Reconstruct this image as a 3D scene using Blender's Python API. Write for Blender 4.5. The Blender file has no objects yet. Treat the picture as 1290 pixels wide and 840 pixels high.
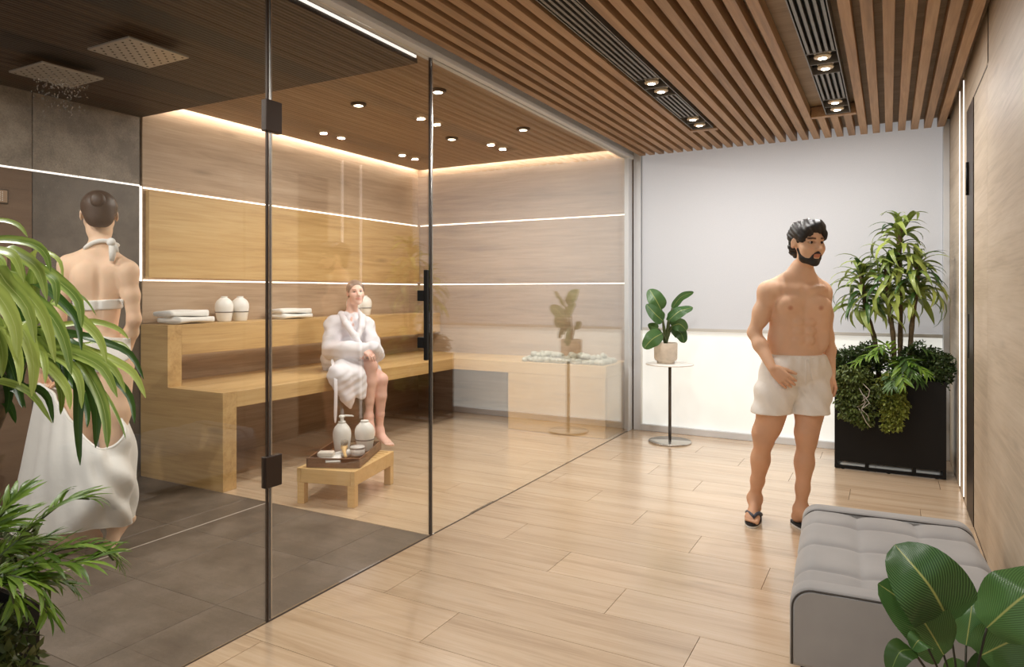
import bpy, bmesh, math, random
import numpy as np
from mathutils import Vector, Matrix, Euler

SC = bpy.context.scene
COL = SC.collection
PI = math.pi
R = math.radians
random.seed(7)

# ------------------------------------------------------------------ camera, world, exposure
F_PX, CAM_H, YAW, HOR = 870.0, 1.42, math.atan(475 / 870.0), 368.0
cam_d = bpy.data.cameras.new('camera')
cam = bpy.data.objects.new('camera', cam_d)
COL.objects.link(cam)
cam.location = (0, 0, CAM_H)
cam.rotation_euler = (PI / 2, 0, YAW)
cam_d.sensor_width = 36.0
cam_d.lens = 36.0 * F_PX / 1290.0
cam_d.shift_y = -(420.0 - HOR) / 1290.0
cam_d.clip_start = 0.05
SC.camera = cam

world = bpy.data.worlds.new('world')
SC.world = world
world.use_nodes = True
wb = world.node_tree.nodes['Background']
wb.inputs[0].default_value = (1.0, 0.995, 0.985, 1)
wb.inputs[1].default_value = 0.75

vs = SC.view_settings
vs.view_transform = 'Standard'
vs.look = 'None'
vs.gamma = 1
vs.exposure = 0.0
vs.use_curve_mapping = False
cy = SC.cycles
cy.use_denoising = True
cy.max_bounces = 10
cy.diffuse_bounces = 4
cy.glossy_bounces = 4
cy.transparent_max_bounces = 16
cy.caustics_reflective = False
cy.caustics_refractive = False
cy.sample_clamp_indirect = 4.0

LAMP_W = 8.2          # each little spot lamp of the hall fixtures
DOWN_W = 20.0          # sauna downlights
SHOWER_FILL_W = 28.0  # added downlights over the shower, out of view
LED_E = 2.4           # LED strips
BLIND_UP, BLIND_LOW = 0.37, 0.66

# ------------------------------------------------------------------ helpers
_cs, _sn = math.cos(YAW), math.sin(YAW)
def at(px, py, z):
    """the 3-D point z metres in front of the lens that lies on pixel (px, py)"""
    u = (px - 645.0) / F_PX
    v = -(py - HOR) / F_PX
    return Vector((z * (-_sn + u * _cs), z * (_cs + u * _sn), CAM_H + z * v))

def link(o, parent=None):
    COL.objects.link(o)
    if parent is not None:
        o.parent = parent
    return o

def tag(o, label=None, cat=None, group=None, kind=None):
    if label: o['label'] = label
    if cat: o['category'] = cat
    if group: o['group'] = group
    if kind: o['kind'] = kind
    return o

def thing(name, label, cat, loc=(0, 0, 0), rz=0.0, group=None):
    o = bpy.data.objects.new(name, None)
    o.empty_display_size = 0.05
    o.location = loc
    o.rotation_euler = (0, 0, rz)
    COL.objects.link(o)
    return tag(o, label, cat, group)

class MB:
    """collects shapes and links them as one mesh object"""
    def __init__(s):
        s.v, s.f, s.sm = [], [], []
    def add(s, vs_, fs_, smooth=False):
        b = len(s.v)
        s.v += [tuple(p) for p in vs_]
        s.f += [tuple(i + b for i in f) for f in fs_]
        s.sm += [smooth] * len(fs_)
        return s
    def box(s, x0, x1, y0, y1, z0, z1, c=0.0):
        if c <= 0:
            v = [(x, y, z) for z in (z0, z1) for (x, y) in ((x0, y0), (x1, y0), (x1, y1), (x0, y1))]
            return s.add(v, [(3, 2, 1, 0), (4, 5, 6, 7), (0, 1, 5, 4), (1, 2, 6, 5), (2, 3, 7, 6), (3, 0, 4, 7)])
        c = min(c, .49 * (x1 - x0), .49 * (y1 - y0), .49 * (z1 - z0))
        bm = bmesh.new()
        r = bmesh.ops.create_cube(bm, size=1)
        for q in r['verts']:
            q.co = Vector(((x0 + x1) / 2 + q.co.x * (x1 - x0), (y0 + y1) / 2 + q.co.y * (y1 - y0), (z0 + z1) / 2 + q.co.z * (z1 - z0)))
        bmesh.ops.bevel(bm, geom=list(bm.edges), offset=c, segments=2 if c > .004 else 1, affect='EDGES', profile=.5)
        return s.bm(bm)
    def bm(s, bm, smooth=False, m=None):
        bm.verts.index_update()
        vv = [(m @ q.co) if m else q.co.copy() for q in bm.verts]
        s.add(vv, [[q.index for q in f.verts] for f in bm.faces], smooth)
        bm.free()
        return s
    def tube(s, pts, rad, n=8, cap=True, smooth=True):
        pts = [Vector(p) for p in pts]
        rs = rad if isinstance(rad, (list, tuple)) else [rad] * len(pts)
        vs_, up = [], None
        for i, p in enumerate(pts):
            d = (pts[min(i + 1, len(pts) - 1)] - pts[max(i - 1, 0)]).normalized()
            if up is None:
                up = Vector((0, 0, 1)) if abs(d.z) < .9 else Vector((1, 0, 0))
            a = d.cross(up).normalized()
            b = a.cross(d).normalized()
            up = b
            for k in range(n):
                t = 2 * PI * k / n
                vs_.append(p + (a * math.cos(t) + b * math.sin(t)) * rs[i])
        fs = []
        for i in range(len(pts) - 1):
            for k in range(n):
                k2 = (k + 1) % n
                fs.append((i * n + k, i * n + k2, (i + 1) * n + k2, (i + 1) * n + k))
        s.add(vs_, fs, smooth)
        if cap:
            m = (len(pts) - 1) * n
            b = len(s.v) - len(vs_)
            s.f.append(tuple(b + k for k in reversed(range(n)))); s.sm.append(False)
            s.f.append(tuple(b + m + k for k in range(n))); s.sm.append(False)
        return s
    def lathe(s, prof, n=24, c=(0, 0, 0), smooth=True):
        c = Vector(c)
        vs_ = []
        for r, z in prof:
            for k in range(n):
                t = 2 * PI * k / n
                vs_.append(c + Vector((r * math.cos(t), r * math.sin(t), z)))
        fs = []
        for i in range(len(prof) - 1):
            for k in range(n):
                k2 = (k + 1) % n
                fs.append((i * n + k, i * n + k2, (i + 1) * n + k2, (i + 1) * n + k))
        s.add(vs_, fs, smooth)
        b = len(s.v) - len(vs_)
        m = (len(prof) - 1) * n
        if prof[0][0] > 1e-5:
            s.f.append(tuple(b + k for k in reversed(range(n)))); s.sm.append(False)
        if prof[-1][0] > 1e-5:
            s.f.append(tuple(b + m + k for k in range(n))); s.sm.append(False)
        return s
    def grid(s, P, smooth=True, closed_u=False):
        """P[i][j] points"""
        h, w = len(P), len(P[0])
        fs = []
        for i in range(h - 1):
            for j in range(w - (0 if closed_u else 1)):
                j2 = (j + 1) % w
                fs.append((i * w + j, i * w + j2, (i + 1) * w + j2, (i + 1) * w + j))
        return s.add([p for r_ in P for p in r_], fs, smooth)
    def xform(s, m):
        s.v = [tuple(m @ Vector(p)) for p in s.v]
        return s
    def mesh(s, name, mat):
        me = bpy.data.meshes.new(name)
        me.from_pydata(s.v, [], s.f)
        me.polygons.foreach_set('use_smooth', s.sm)
        if mat: me.materials.append(mat)
        me.update()
        return me
    def build(s, name, mat, parent=None, kind=None, label=None):
        o = bpy.data.objects.new(name, s.mesh(name, mat))
        link(o, parent)
        if kind: o['kind'] = kind
        if label: o['label'] = label
        return o

def bx(name, b, mat, parent=None, c=0.0, kind=None, label=None):
    """box b = (x0,x1,y0,y1,z0,z1) in the parent's own frame"""
    return MB().box(*b, c=c).build(name, mat, parent, kind, label)

def copy_tree(o, parent=None):
    c = o.copy()
    COL.objects.link(c)
    c.parent = parent
    for ch in list(o.children):
        copy_tree(ch, c)
    return c

def place_mesh(name, me, parent, loc=(0, 0, 0), rot=(0, 0, 0), scale=1.0, M=None):
    o = bpy.data.objects.new(name, me)
    link(o, parent)
    if M is not None:
        o.matrix_local = M
    else:
        o.location = loc; o.rotation_euler = rot
        o.scale = (scale,) * 3 if not isinstance(scale, (tuple, list)) else scale
    return o

# ------------------------------------------------------------------ materials
def srgb(r, g, b):
    f = lambda c: (c / 12.92 if c <= .04045 else ((c + .055) / 1.055) ** 2.4)
    return (f(r / 255), f(g / 255), f(b / 255), 1)

class NT:
    def __init__(s, name):
        s.m = bpy.data.materials.new(name)
        s.m.use_nodes = True
        s.t = s.m.node_tree
        s.b = s.t.nodes['Principled BSDF']
        s.out = s.t.nodes['Material Output']
    def n(s, typ, ins=None, **kw):
        q = s.t.nodes.new('ShaderNode' + typ)
        for k, v in kw.items(): setattr(q, k, v)
        for k, v in (ins or {}).items(): s.set(q, k, v)
        return q
    def set(s, q, k, v):
        sock = q.inputs[k]
        if isinstance(v, bpy.types.NodeSocket): s.t.links.new(v, sock)
        else: sock.default_value = v
    def ramp(s, fac, stops):
        q = s.n('ValToRGB', {'Fac': fac})
        e = q.color_ramp.elements
        while len(e) < len(stops): e.new(.5)
        for el, (p, c) in zip(e, stops):
            el.position = p; el.color = c
        return q.outputs[0]
    def bs(s, **kw):
        for k, v in kw.items(): s.set(s.b, {'color': 'Base Color', 'rough': 'Roughness', 'metal': 'Metallic', 'spec': 'Specular IOR Level', 'normal': 'Normal', 'sss': 'Subsurface Weight', 'sheen': 'Sheen Weight', 'coat': 'Coat Weight', 'trans': 'Transmission Weight', 'emit': 'Emission Color', 'es': 'Emission Strength'}.get(k, k), v)
        return s
    def bump(s, h, strength=.2, dist=.01):
        return s.n('Bump', {'Height': h, 'Strength': strength, 'Distance': dist}).outputs[0]

def plain(name, c, rough=.5, metal=0.0, spec=.5, noise=0.0, scale=20, bump=0.0, **kw):
    t = NT(name)
    t.bs(color=c, rough=rough, metal=metal, spec=spec, **kw)
    if noise or bump:
        tc = t.n('TexCoord').outputs['Object']
        nz = t.n('TexNoise', {'Vector': tc, 'Scale': scale, 'Detail': 5}).outputs['Fac']
        if noise:
            a = tuple(max(0, q * (1 - noise)) for q in c[:3]) + (1,)
            b = tuple(min(1, q * (1 + noise)) for q in c[:3]) + (1,)
            t.bs(color=t.ramp(nz, [(.3, a), (.7, b)]))
        if bump:
            t.bs(normal=t.bump(nz, bump, .01))
    return t.m

def wood(name, dark, mid, light, axis='X', freq=1.0, rough=.45, spec=.4, contrast=1.0, ribs=None, knots=.5, bump=.12, vary=.25):
    """procedural timber: long grain on AXIS, broad figure, a few knots; each piece differs through its random number"""
    t = NT(name)
    tc = t.n('TexCoord').outputs['Object']
    rnd = t.n('ObjectInfo').outputs['Random']
    off = t.n('CombineXYZ', {'X': t.n('Math', {0: rnd, 1: 37.0}, operation='MULTIPLY').outputs[0], 'Y': t.n('Math', {0: rnd, 1: 91.0}, operation='MULTIPLY').outputs[0], 'Z': t.n('Math', {0: rnd, 1: 53.0}, operation='MULTIPLY').outputs[0]}).outputs[0]
    v = t.n('VectorMath', {0: tc, 1: off}, operation='ADD').outputs[0]
    L, S = .7 * freq, 11.0 * freq
    sc = {'X': (L, S, S), 'Y': (S, L, S), 'Z': (S, S, L)}[axis]
    mp = t.n('Mapping', {'Vector': v, 'Scale': sc}).outputs[0]
    wn = t.n('TexNoise', {'Vector': mp, 'Scale': .7, 'Detail': 3, 'Roughness': .55}).outputs['Fac']
    fig = t.n('TexNoise', {'Vector': mp, 'Scale': 1.5, 'Detail': 6, 'Roughness': .62, 'Distortion': 1.6}).outputs['Fac']
    sc2 = {'X': (2.5, 95, 95), 'Y': (95, 2.5, 95), 'Z': (95, 95, 2.5)}[axis]
    fine = t.n('TexNoise', {'Vector': t.n('Mapping', {'Vector': v, 'Scale': sc2}).outputs[0], 'Scale': 1.0, 'Detail': 3}).outputs['Fac']
    m1 = t.n('Math', {0: fig, 1: wn}, operation='ADD').outputs[0]
    m2 = t.n('Math', {0: m1, 1: t.n('Math', {0: fine, 1: .55}, operation='MULTIPLY').outputs[0]}, operation='ADD').outputs[0]
    m3 = t.n('Math', {0: m2, 1: .392}, operation='MULTIPLY').outputs[0]
    k = .16 / contrast
    col = t.ramp(m3, [(.5 - k, dark), (.5, mid), (.5 + k, light)])
    if knots:
        kk = {'X': (1.1, 5, 5), 'Y': (5, 1.1, 5), 'Z': (5, 5, 1.1)}[axis]
        kn = t.n('TexVoronoi', {'Vector': t.n('Mapping', {'Vector': v, 'Scale': kk}).outputs[0], 'Scale': .9}).outputs['Distance']
        kf = t.ramp(kn, [(.02, (1, 1, 1, 1)), (.13, (0, 0, 0, 1))])
        kf = t.n('Math', {0: kf, 1: knots}, operation='MULTIPLY').outputs[0]
        col = t.n('MixRGB', {0: kf, 1: col, 2: tuple(q * .55 for q in dark[:3]) + (1,)}).outputs[0]
    if vary:
        hv = t.n('HueSaturation', {'Color': col, 'Value': t.n('MapRange', {0: rnd, 3: 1 - vary * .5, 4: 1 + vary * .5}).outputs[0]}).outputs[0]
        col = hv
    t.bs(color=col, rough=rough, spec=spec)
    h = fine
    if ribs:
        ax, pitch, dep = ribs
        wv = t.n('TexWave', {'Vector': tc, 'Scale': 2 * PI / (20 * pitch) , 'Distortion': 0}, bands_direction=ax, wave_profile='SIN').outputs['Fac']
        bmp = t.n('Bump', {'Height': wv, 'Strength': dep, 'Distance': .01})
        t.bs(normal=bmp.outputs[0])
    elif bump:
        t.bs(normal=t.bump(h, bump, .004))
    return t.m

def emit(name, c, s, base=None):
    t = NT(name)
    t.bs(color=base or c, emit=c, es=s, rough=.6)
    return t.m

M = {}
M['floor'] = wood('pale_oak_floor', srgb(178, 150, 120), srgb(208, 182, 152), srgb(222, 199, 172), 'X', rough=.24, spec=.75, contrast=.95, knots=.4, bump=.05, vary=.10)
M['golden'] = wood('golden_oak', srgb(172, 136, 86), srgb(200, 164, 110), srgb(214, 182, 130), 'Y', rough=.42, contrast=1.0, vary=.04)
M['golden_x'] = wood('golden_oak_cross', srgb(172, 136, 86), srgb(200, 164, 110), srgb(214, 182, 130), 'X', rough=.42, contrast=1.0, vary=.04)
M['brownoak'] = wood('brown_oak', srgb(146, 121, 97), srgb(174, 148, 122), srgb(192, 168, 143), 'Y', rough=.5, contrast=1.0, vary=.03)
M['brownoak_x'] = wood('brown_oak_cross', srgb(146, 121, 97), srgb(174, 148, 122), srgb(192, 168, 143), 'X', rough=.5, contrast=1.0, vary=.03)
M['paleoak'] = wood('pale_veneer', srgb(160, 143, 121), srgb(186, 169, 147), srgb(200, 185, 165), 'Y', rough=.5, contrast=.9, knots=.3, vary=.04)
M['slat'] = wood('slat_oak', srgb(138, 106, 74), srgb(170, 134, 97), srgb(192, 158, 122), 'Y', rough=.5, contrast=1.0, knots=.4, vary=.22)
M['slatback'] = wood('slat_backing', srgb(132, 110, 84), srgb(156, 132, 104), srgb(174, 150, 122), 'X', rough=.6, vary=0)
M['saunaceil'] = wood('ribbed_ceiling_oak', srgb(128, 104, 78), srgb(148, 122, 94), srgb(164, 139, 110), 'Y', rough=.5, ribs=('X', .045, .35), knots=0, vary=.06)
M['darkceil'] = wood('dark_ribbed_oak', srgb(34, 26, 20), srgb(46, 35, 26), srgb(58, 44, 34), 'Y', rough=.5, ribs=('X', .03, .25), knots=0, vary=.1)
M['walnut'] = wood('walnut', srgb(70, 44, 26), srgb(112, 74, 46), srgb(140, 98, 64), 'X', rough=.4, knots=0, vary=.1)
M['stool'] = wood('pale_pine', srgb(196, 152, 92), srgb(216, 176, 116), srgb(228, 194, 140), 'X', rough=.5, contrast=.7, knots=0, vary=.06)
M['brownpanel'] = wood('brown_laminate', srgb(92, 70, 54), srgb(104, 80, 62), srgb(116, 92, 72), 'Y', rough=.5, knots=0, vary=0)

M['floor'].node_tree.nodes['Principled BSDF'].inputs['Coat Weight'].default_value = .6
M['floor'].node_tree.nodes['Principled BSDF'].inputs['Coat Roughness'].default_value = .16
def concrete(name, a, b, c, rough=.5, s=3.0):
    t = NT(name)
    tc = t.n('TexCoord').outputs['Object']
    rnd = t.n('ObjectInfo').outputs['Random']
    v = t.n('VectorMath', {0: tc, 1: t.n('CombineXYZ', {'X': t.n('Math', {0: rnd, 1: 40.0}, operation='MULTIPLY').outputs[0], 'Y': rnd}).outputs[0]}, operation='ADD').outputs[0]
    n1 = t.n('TexNoise', {'Vector': v, 'Scale': s, 'Detail': 8, 'Roughness': .65}).outputs['Fac']
    n2 = t.n('TexNoise', {'Vector': v, 'Scale': s * 30, 'Detail': 3}).outputs['Fac']
    m = t.n('Math', {0: t.n('Math', {0: n1, 1: .8}, operation='MULTIPLY').outputs[0], 1: t.n('Math', {0: n2, 1: .2}, operation='MULTIPLY').outputs[0]}, operation='ADD').outputs[0]
    t.bs(color=t.ramp(m, [(.40, a), (.5, b), (.60, c)]), rough=rough, normal=t.bump(n2, .06, .003))
    return t.m
M['tile'] = concrete('dark_stone_tile', srgb(74, 65, 58), srgb(90, 80, 71), srgb(106, 95, 86), .42)
M['concrete'] = concrete('grey_concrete', srgb(106, 96, 86), srgb(132, 121, 109), srgb(156, 145, 131), .55)
M['slate'] = concrete('charcoal_slab', srgb(78, 70, 64), srgb(92, 84, 77), srgb(106, 97, 89), .5)

M['alu'] = plain('grey_aluminium', srgb(222, 225, 229), .45, 0.0)
M['aludark'] = plain('dark_grey_aluminium', srgb(150, 150, 148), .45, 0.0)  # darker grey metal for the plate behind the blinds
M['black'] = plain('black_powder_coat', srgb(17, 16, 15), .5, spec=.25)
M['fixture'] = plain('grey_fixture_metal', srgb(120, 114, 106), .4, .4)
M['fixdark'] = plain('dark_fixture_recess', srgb(22, 19, 17), .6)
M['bronze'] = plain('dark_bronze', srgb(58, 46, 38), .4, .5)
M['satin'] = plain('satin_steel', srgb(190, 184, 174), .42, .7)
M['chrome'] = plain('brushed_steel', srgb(196, 192, 186), .22, .9)
M['grout'] = plain('pale_grout', srgb(190, 180, 170), .6)
M['joint'] = plain('dark_joint', srgb(58, 44, 32), .8)
M['ceramic'] = plain('white_ceramic', srgb(242, 240, 236), .3)
M['towel'] = plain('white_towel', srgb(242, 240, 236), .9, bump=.3, scale=220, sheen=.2)
M['band'] = plain('grey_band', srgb(110, 104, 100), .4)
M['led'] = emit('warm_led', (1.0, .95, .86, 1), LED_E)
M['ledcove'] = emit('cove_led', (1.0, .97, .92, 1), LED_E * 15)
M['ledcool'] = emit('white_led', (1.0, .95, .90, 1), LED_E * .5)
M['lamp'] = emit('lamp_glow', (1.0, .85, .62, 1), 18.0)
M['bulb'] = plain('lamp_glass', srgb(240, 225, 200), .15)

def blind(name, base, e, cloth=True):
    t = NT(name)
    tc = t.n('TexCoord').outputs['Object']
    w = t.n('TexNoise', {'Vector': t.n('Mapping', {'Vector': tc, 'Scale': (60, 1, 60)}).outputs[0], 'Scale': 6, 'Detail': 2}).outputs['Fac']
    c = t.ramp(w, [(.35, tuple(q * .93 for q in base[:3]) + (1,)), (.65, base)])
    t.bs(color=c, rough=.75, emit=base, es=e)
    return t.m
M['blind'] = blind('backlit_blind', srgb(190, 191, 194), BLIND_UP)
M['lowblind'] = blind('backlit_lower_blind', srgb(226, 226, 220), BLIND_LOW)

def glass(name, tint=(.97, .975, .96, 1), top=1.0):
    t = NT(name)
    lw = t.n('LayerWeight', {'Blend': .5}).outputs['Facing']
    p = t.n('Math', {0: lw, 1: 3.3}, operation='POWER').outputs[0]
    f = t.n('MapRange', {0: p, 3: .05, 4: 1.0}).outputs[0]
    tr = t.n('BsdfTransparent', {'Color': tint}).outputs[0]
    gl = t.n('BsdfGlossy', {'Color': (1, 1, 1, 1), 'Roughness': 0.0}).outputs[0]
    mx = t.n('MixShader', {0: f, 1: tr, 2: gl}).outputs[0]
    t.t.links.new(mx, t.out.inputs[0])
    return t.m
M['glass'] = glass('clear_glass')

def area(name, loc, size, power, color=(1, .86, .68), rot=(0, 0, 0), shape='DISK', spread=PI, parent=None, size_y=None):
    d = bpy.data.lights.new(name, 'AREA')
    d.shape = shape; d.size = size
    if size_y: d.size_y = size_y
    d.energy = power; d.color = color; d.spread = spread
    o = bpy.data.objects.new(name, d)
    link(o, parent)
    o.location = loc; o.rotation_euler = rot
    return o

# ------------------------------------------------------------------ the setting
XG, XL, XR, YB, Y0, ZC = -2.35, -5.08, .45, 6.90, 3.31, 2.90
NEAR = -1.4

fl = bx('floor', (XL - .1, XR + .1, NEAR, YB + .15, -.12, -.012), M['joint'], kind='structure')
PW, PL, G = .297, 1.41, .0013
row = 0
y = 2.575
k0 = -14
for k in range(k0, 15):
    ya, yb = 2.575 + k * PW, 2.575 + (k + 1) * PW
    ya, yb = max(ya, NEAR), min(yb, YB)
    if yb - ya < .02: continue
    ph = -.684 - .421 * k
    j0 = math.floor((XL - ph) / PL)
    for j in range(int(j0), int(j0) + 6):
        xa, xb = max(ph + j * PL, XL), min(ph + (j + 1) * PL, XR)
        xa_lim = XL if ya >= Y0 - .02 else XG
        for (lo, hi, y1, y2) in (((XL, XG - .004, max(ya, Y0 + .002), yb)), ((XG + .004, XR, ya, yb))):
            p, q = max(xa, lo), min(xb, hi)
            if q - p < .03 or y2 - y1 < .02: continue
            cx, cyy = (p + q) / 2, (y1 + y2) / 2
            o = MB().box(p - cx + G, q - cx - G, y1 - cyy + G, y2 - cyy - G, -.02, 0).build('plank', M['floor'], fl)
            o.location = (cx, cyy, 0)
# shower tiles
tw = .60
for i, xa in enumerate(np.arange(XL, XG - .05, tw)):
    for j in range(5):
        y2 = Y0 - j * 1.2 * .5 - 0.0
        y1 = y2 - .6
        xb = min(xa + tw, XG - .006)
        if y1 < NEAR: continue
        o = MB().box(xa + .0012, xb - .0012, y1 + .0012, y2 - .0012, -.02, 0, c=.001).build('tile', M['tile'], fl)
bx('drain_trim', (-3.688, -3.678, .2, Y0 - .005, -.005, .0015), M['grout'], fl, label='thin pale metal line set in the dark tiles')
bx('threshold_strip', (XG - .006, XG + .006, NEAR, YB - .12, -.012, .001), M['joint'], fl)

# walls
wl = bx('wall_left', (XL - .15, XL - .02, NEAR, YB + .15, 0, 3.05), M['slate'], kind='structure')
# shower slabs
for (ya, yb) in ((2.545, Y0 - .008), (1.35, 2.54), (.15, 1.345), (-1.05, .145)):
    bx('tile', (XL - .02, XL, ya, yb, 2.252, 2.86), M['concrete'], wl, c=.002)
    dk = M['slate'] if ya > 2.5 else M['brownpanel']
    bx('tile', (XL - .02, XL, ya, yb, 1.138, 2.236), dk, wl, c=.002)
    bx('tile', (XL - .02, XL, ya, yb, .03, 1.132), dk, wl, c=.002)
bx('light_line', (XL - .012, XL + .002, -.6, Y0 - .008, 2.239, 2.2495), M['ledcool'], wl, label='white light line between wall slabs')
bx('light_line', (XL - .012, XL + .002, Y0 - .006, Y0 + .012, 1.506, 2.24), M['ledcool'], wl, label='upright white light line beside the wood panel')
bx('skirting', (XL, XL + .008, -.6, Y0 - .01, 0, .03), M['fixture'], wl)
# sauna boards
zs = [0, .64, 1.175, 1.50, 2.26, 2.97]
for a, b in zip(zs[:-1], zs[1:]):
    bx('wall_board', (XL - .02, XL, Y0 + .016, YB, a + .0004, b - .0004), M['brownoak'], wl)
tp1 = bx('trim_3', (XL, XL + .045, Y0 + .04, YB - .035, 1.533, 2.215), M['golden'], kind='structure', c=.002)
bx('light_line', (XL, XL + .012, Y0 + .02, YB - .03, 2.225, 2.235), M['led'], tp1)
bx('light_line', (XL, XL + .012, Y0 + .02, YB - .03, 1.508, 1.519), M['led'], tp1)

wk = bx('wall_back', (XL - .15, XG + .03, YB + .02, YB + .15, 0, 3.05), M['joint'], kind='structure')
for a, b in zip(zs[:-1], zs[1:]):
    bx('wall_board', (XL, XG + .01, YB, YB + .02, a + .0004, b - .0004), M['brownoak_x'], wk)
tp2 = bx('trim_4', (XL + .05, XG - .06, YB - .045, YB, 1.533, 2.215), M['brownoak_x'], kind='structure', c=.002)  # blind's reflection put into the colour: greyer oak than the golden side panel
bx('light_line', (XL + .04, XG - .06, YB - .012, YB, 2.225, 2.235), M['led'], tp2)
bx('light_line', (XL + .04, XG - .06, YB - .012, YB, 1.508, 1.519), M['led'], tp2)

wr = bx('wall_right', (XR + .02, XR + .15, NEAR, YB + .15, 0, 3.05), M['joint'], kind='structure')
for (ya, yb) in ((5.20, YB), (4.349, 5.1), (1.95, 4.341), (-.6, 1.945)):
    if yb == 5.1:
        bx('wall_panel', (XR, XR + .02, 4.3, 5.42, 2.608, 2.97), M['paleoak'], wr)
        continue
    if ya == 5.20:
        bx('wall_panel', (XR, XR + .02, 5.422, 5.60, 0, 2.97), M['paleoak'], wr, c=.001)
        bx('wall_panel', (XR, XR + .02, 5.69, 5.91, 0, 2.97), M['paleoak'], wr, c=.001)
        bx('wall_panel', (XR, XR + .02, 5.97, YB, 0, 2.97), M['paleoak'], wr, c=.001)
        continue
    bx('wall_panel', (XR, XR + .02, ya, yb, 0, 2.97), M['paleoak'], wr, c=.001)
for ya in (5.635, 5.93):
    bx('light_line', (XR - .004, XR + .012, ya - .0045, ya + .0045, .02, 2.87), M['ledcool'], wr, label='upright light line let into the wood wall')
    bx('light_channel', (XR + .010, XR + .02, ya - .045, ya + .045, .0, 2.97), M['paleoak'], wr)

dr = bx('door_1', (XR + .001, XR + .03, 4.352, 5.0, .003, 2.598), M['paleoak'], kind='structure', c=.001)
bx('door_frame', (XR - .004, XR + .03, 5.004, 5.405, .0, 2.6), M['bronze'], dr, label='dark jamb of the wood door')
MB().tube([(XR - .012, 5.27, 2.04), (XR - .012, 5.27, 2.25)], .008).build('hinge', M['black'], dr)
bx('latch_plate', (XR - .008, XR, 5.25, 5.29, 1.0, 1.28), M['black'], dr)
bx('door_gap', (XR - .001, XR + .004, 4.346, 5.0, 2.598, 2.606), M['bronze'], dr)

# window wall
win = bx('window_1', (XG - .1, XR + .12, YB + .06, YB + .1, 0, 3.0), M['aludark'], kind='structure')
bx('frame', (XG + .03, -2.245, YB - .03, YB + .06, 0, 2.88), M['alu'], win, c=.003)
bx('frame', (.403, XR, YB - .03, YB + .06, 0, 2.88), M['alu'], win, c=.003)
bx('sill', (-2.245, .403, YB - .03, YB + .06, 0, .066), M['alu'], win, c=.003)
bx('upper_blind', (-2.235, .40, YB, YB + .006, 1.055, 2.95), M['blind'], win, label='grey white roller blind lit from outside')
bx('bottom_bar', (-2.235, .40, YB - .012, YB + .014, 1.03, 1.06), plain('blind_bar', srgb(205, 202, 196), .5), win)
bx('lower_blind', (-2.235, .40, YB + .015, YB + .02, .066, 1.05), M['lowblind'], win, label='brighter cream lower part of the window')
bx('side_channel', (-2.246, -2.236, YB - .02, YB + .02, .066, 1.03), plain('white_channel', srgb(235, 235, 232), .4), win)
ch = MB()
for i in range(150):
    z = 2.80 - i * .0148
    bm = bmesh.new(); bmesh.ops.create_icosphere(bm, subdivisions=1, radius=.0048)
    ch.bm(bm, True, Matrix.Translation((-2.228, YB - .02, z)))
ch.build('bead_chain', M['ceramic'], win)

# hall ceiling: backing board and slats
ce = bx('ceiling', (XG - .04, XR + .1, NEAR, YB + .1, 2.905, 2.96), M['slatback'], kind='structure')
for k in range(28):
    xc = .385 - .0965 * k
    w = .0275
    y1 = YB - .02
    if k in (7, 8, 9, 18, 19):
        o = bx('slat', (-w, w, 6.06, y1, 0, .075), M['slat'], ce, c=.0015)
    else:
        o = bx('slat', (-w, w, NEAR, y1, 0, .075), M['slat'], ce, c=.0015)
    o.location = (xc, 0, 2.822)
bx('cross_batten', (-.5475, -.2265, 5.99, 6.055, 2.815, 2.897), M['slat'], ce, c=.002)
bx('cross_batten', (-1.512, -1.288, 5.99, 6.055, 2.815, 2.897), M['slat'], ce, c=.002)

# sauna and shower ceilings
cs = bx('trim_1', (XL - .02, XG - .02, Y0 - .1, YB, 2.99, 3.05), M['saunaceil'], kind='structure')
for i in range(3):
    a = XL + .07 + i * .9
    b = min(a + .898, XG - .03)
    bx('ceiling_panel', (a, b, Y0 - .4, YB - .07, 2.90, 2.93), M['saunaceil'], cs, c=.001)
bx('light_line', (XL + .045, XL + .068, Y0 + .03, YB - .07, 2.932, 2.942), M['ledcove'], cs)
bx('light_line', (XL + .08, XG - .04, YB - .068, YB - .045, 2.932, 2.942), M['ledcove'], cs)
ds = bx('trim_2', (XL, -2.452, NEAR, Y0 - .002, 2.795, 2.86), M['fixdark'], kind='structure')
for i in range(5):
    a = XL + i * .5275
    bx('ceiling_panel', (a + .0015, a + .526, NEAR, Y0, 2.77, 2.80), M['darkceil'], ds, c=.001)
bx('light_line', (-2.452, -2.436, NEAR, Y0 - .02, 2.797, 2.811), M['ledcool'], ds, label='white light line along the dark ceiling edge')
bx('soffit', (XL, XG - .02, NEAR, Y0 - .4, 2.93, 2.96), M['saunaceil'], ds)

# glass front
gf = thing('glass_partition', 'tall fixed glass panels in slim grey frame beside the wooden hall floor', 'glass partition', (XG, 0, 0))
bx('top_channel', (-.03, .025, NEAR, YB - .02, 2.818, 2.90), M['alu'], gf, c=.002)
bx('top_channel', (-.045, .045, NEAR, YB - .05, 2.79, 2.82), M['alu'], gf, c=.002)
bx('wall_channel', (-.03, .015, YB - .14, YB - .02, 0, 2.80), M['alu'], gf, c=.002, label='upright grey metal post at the window')
bx('pane', (-.005, .005, NEAR, 2.108, .004, 2.79), M['glass'], gf)
bx('pane', (-.005, .005, 3.318, YB - .12, .004, 2.79), M['glass'], gf)
bx('edge_seal', (-.006, .006, 2.100, 2.108, .004, 2.79), M['bronze'], gf)
bx('edge_seal', (-.006, .006, 3.318, 3.325, .004, 2.79), M['chrome'], gf)
gd = thing('glass_door', 'frameless glass door with long black pull handle and two black hinges', 'door', (XG, 2.12, 0))
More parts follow.
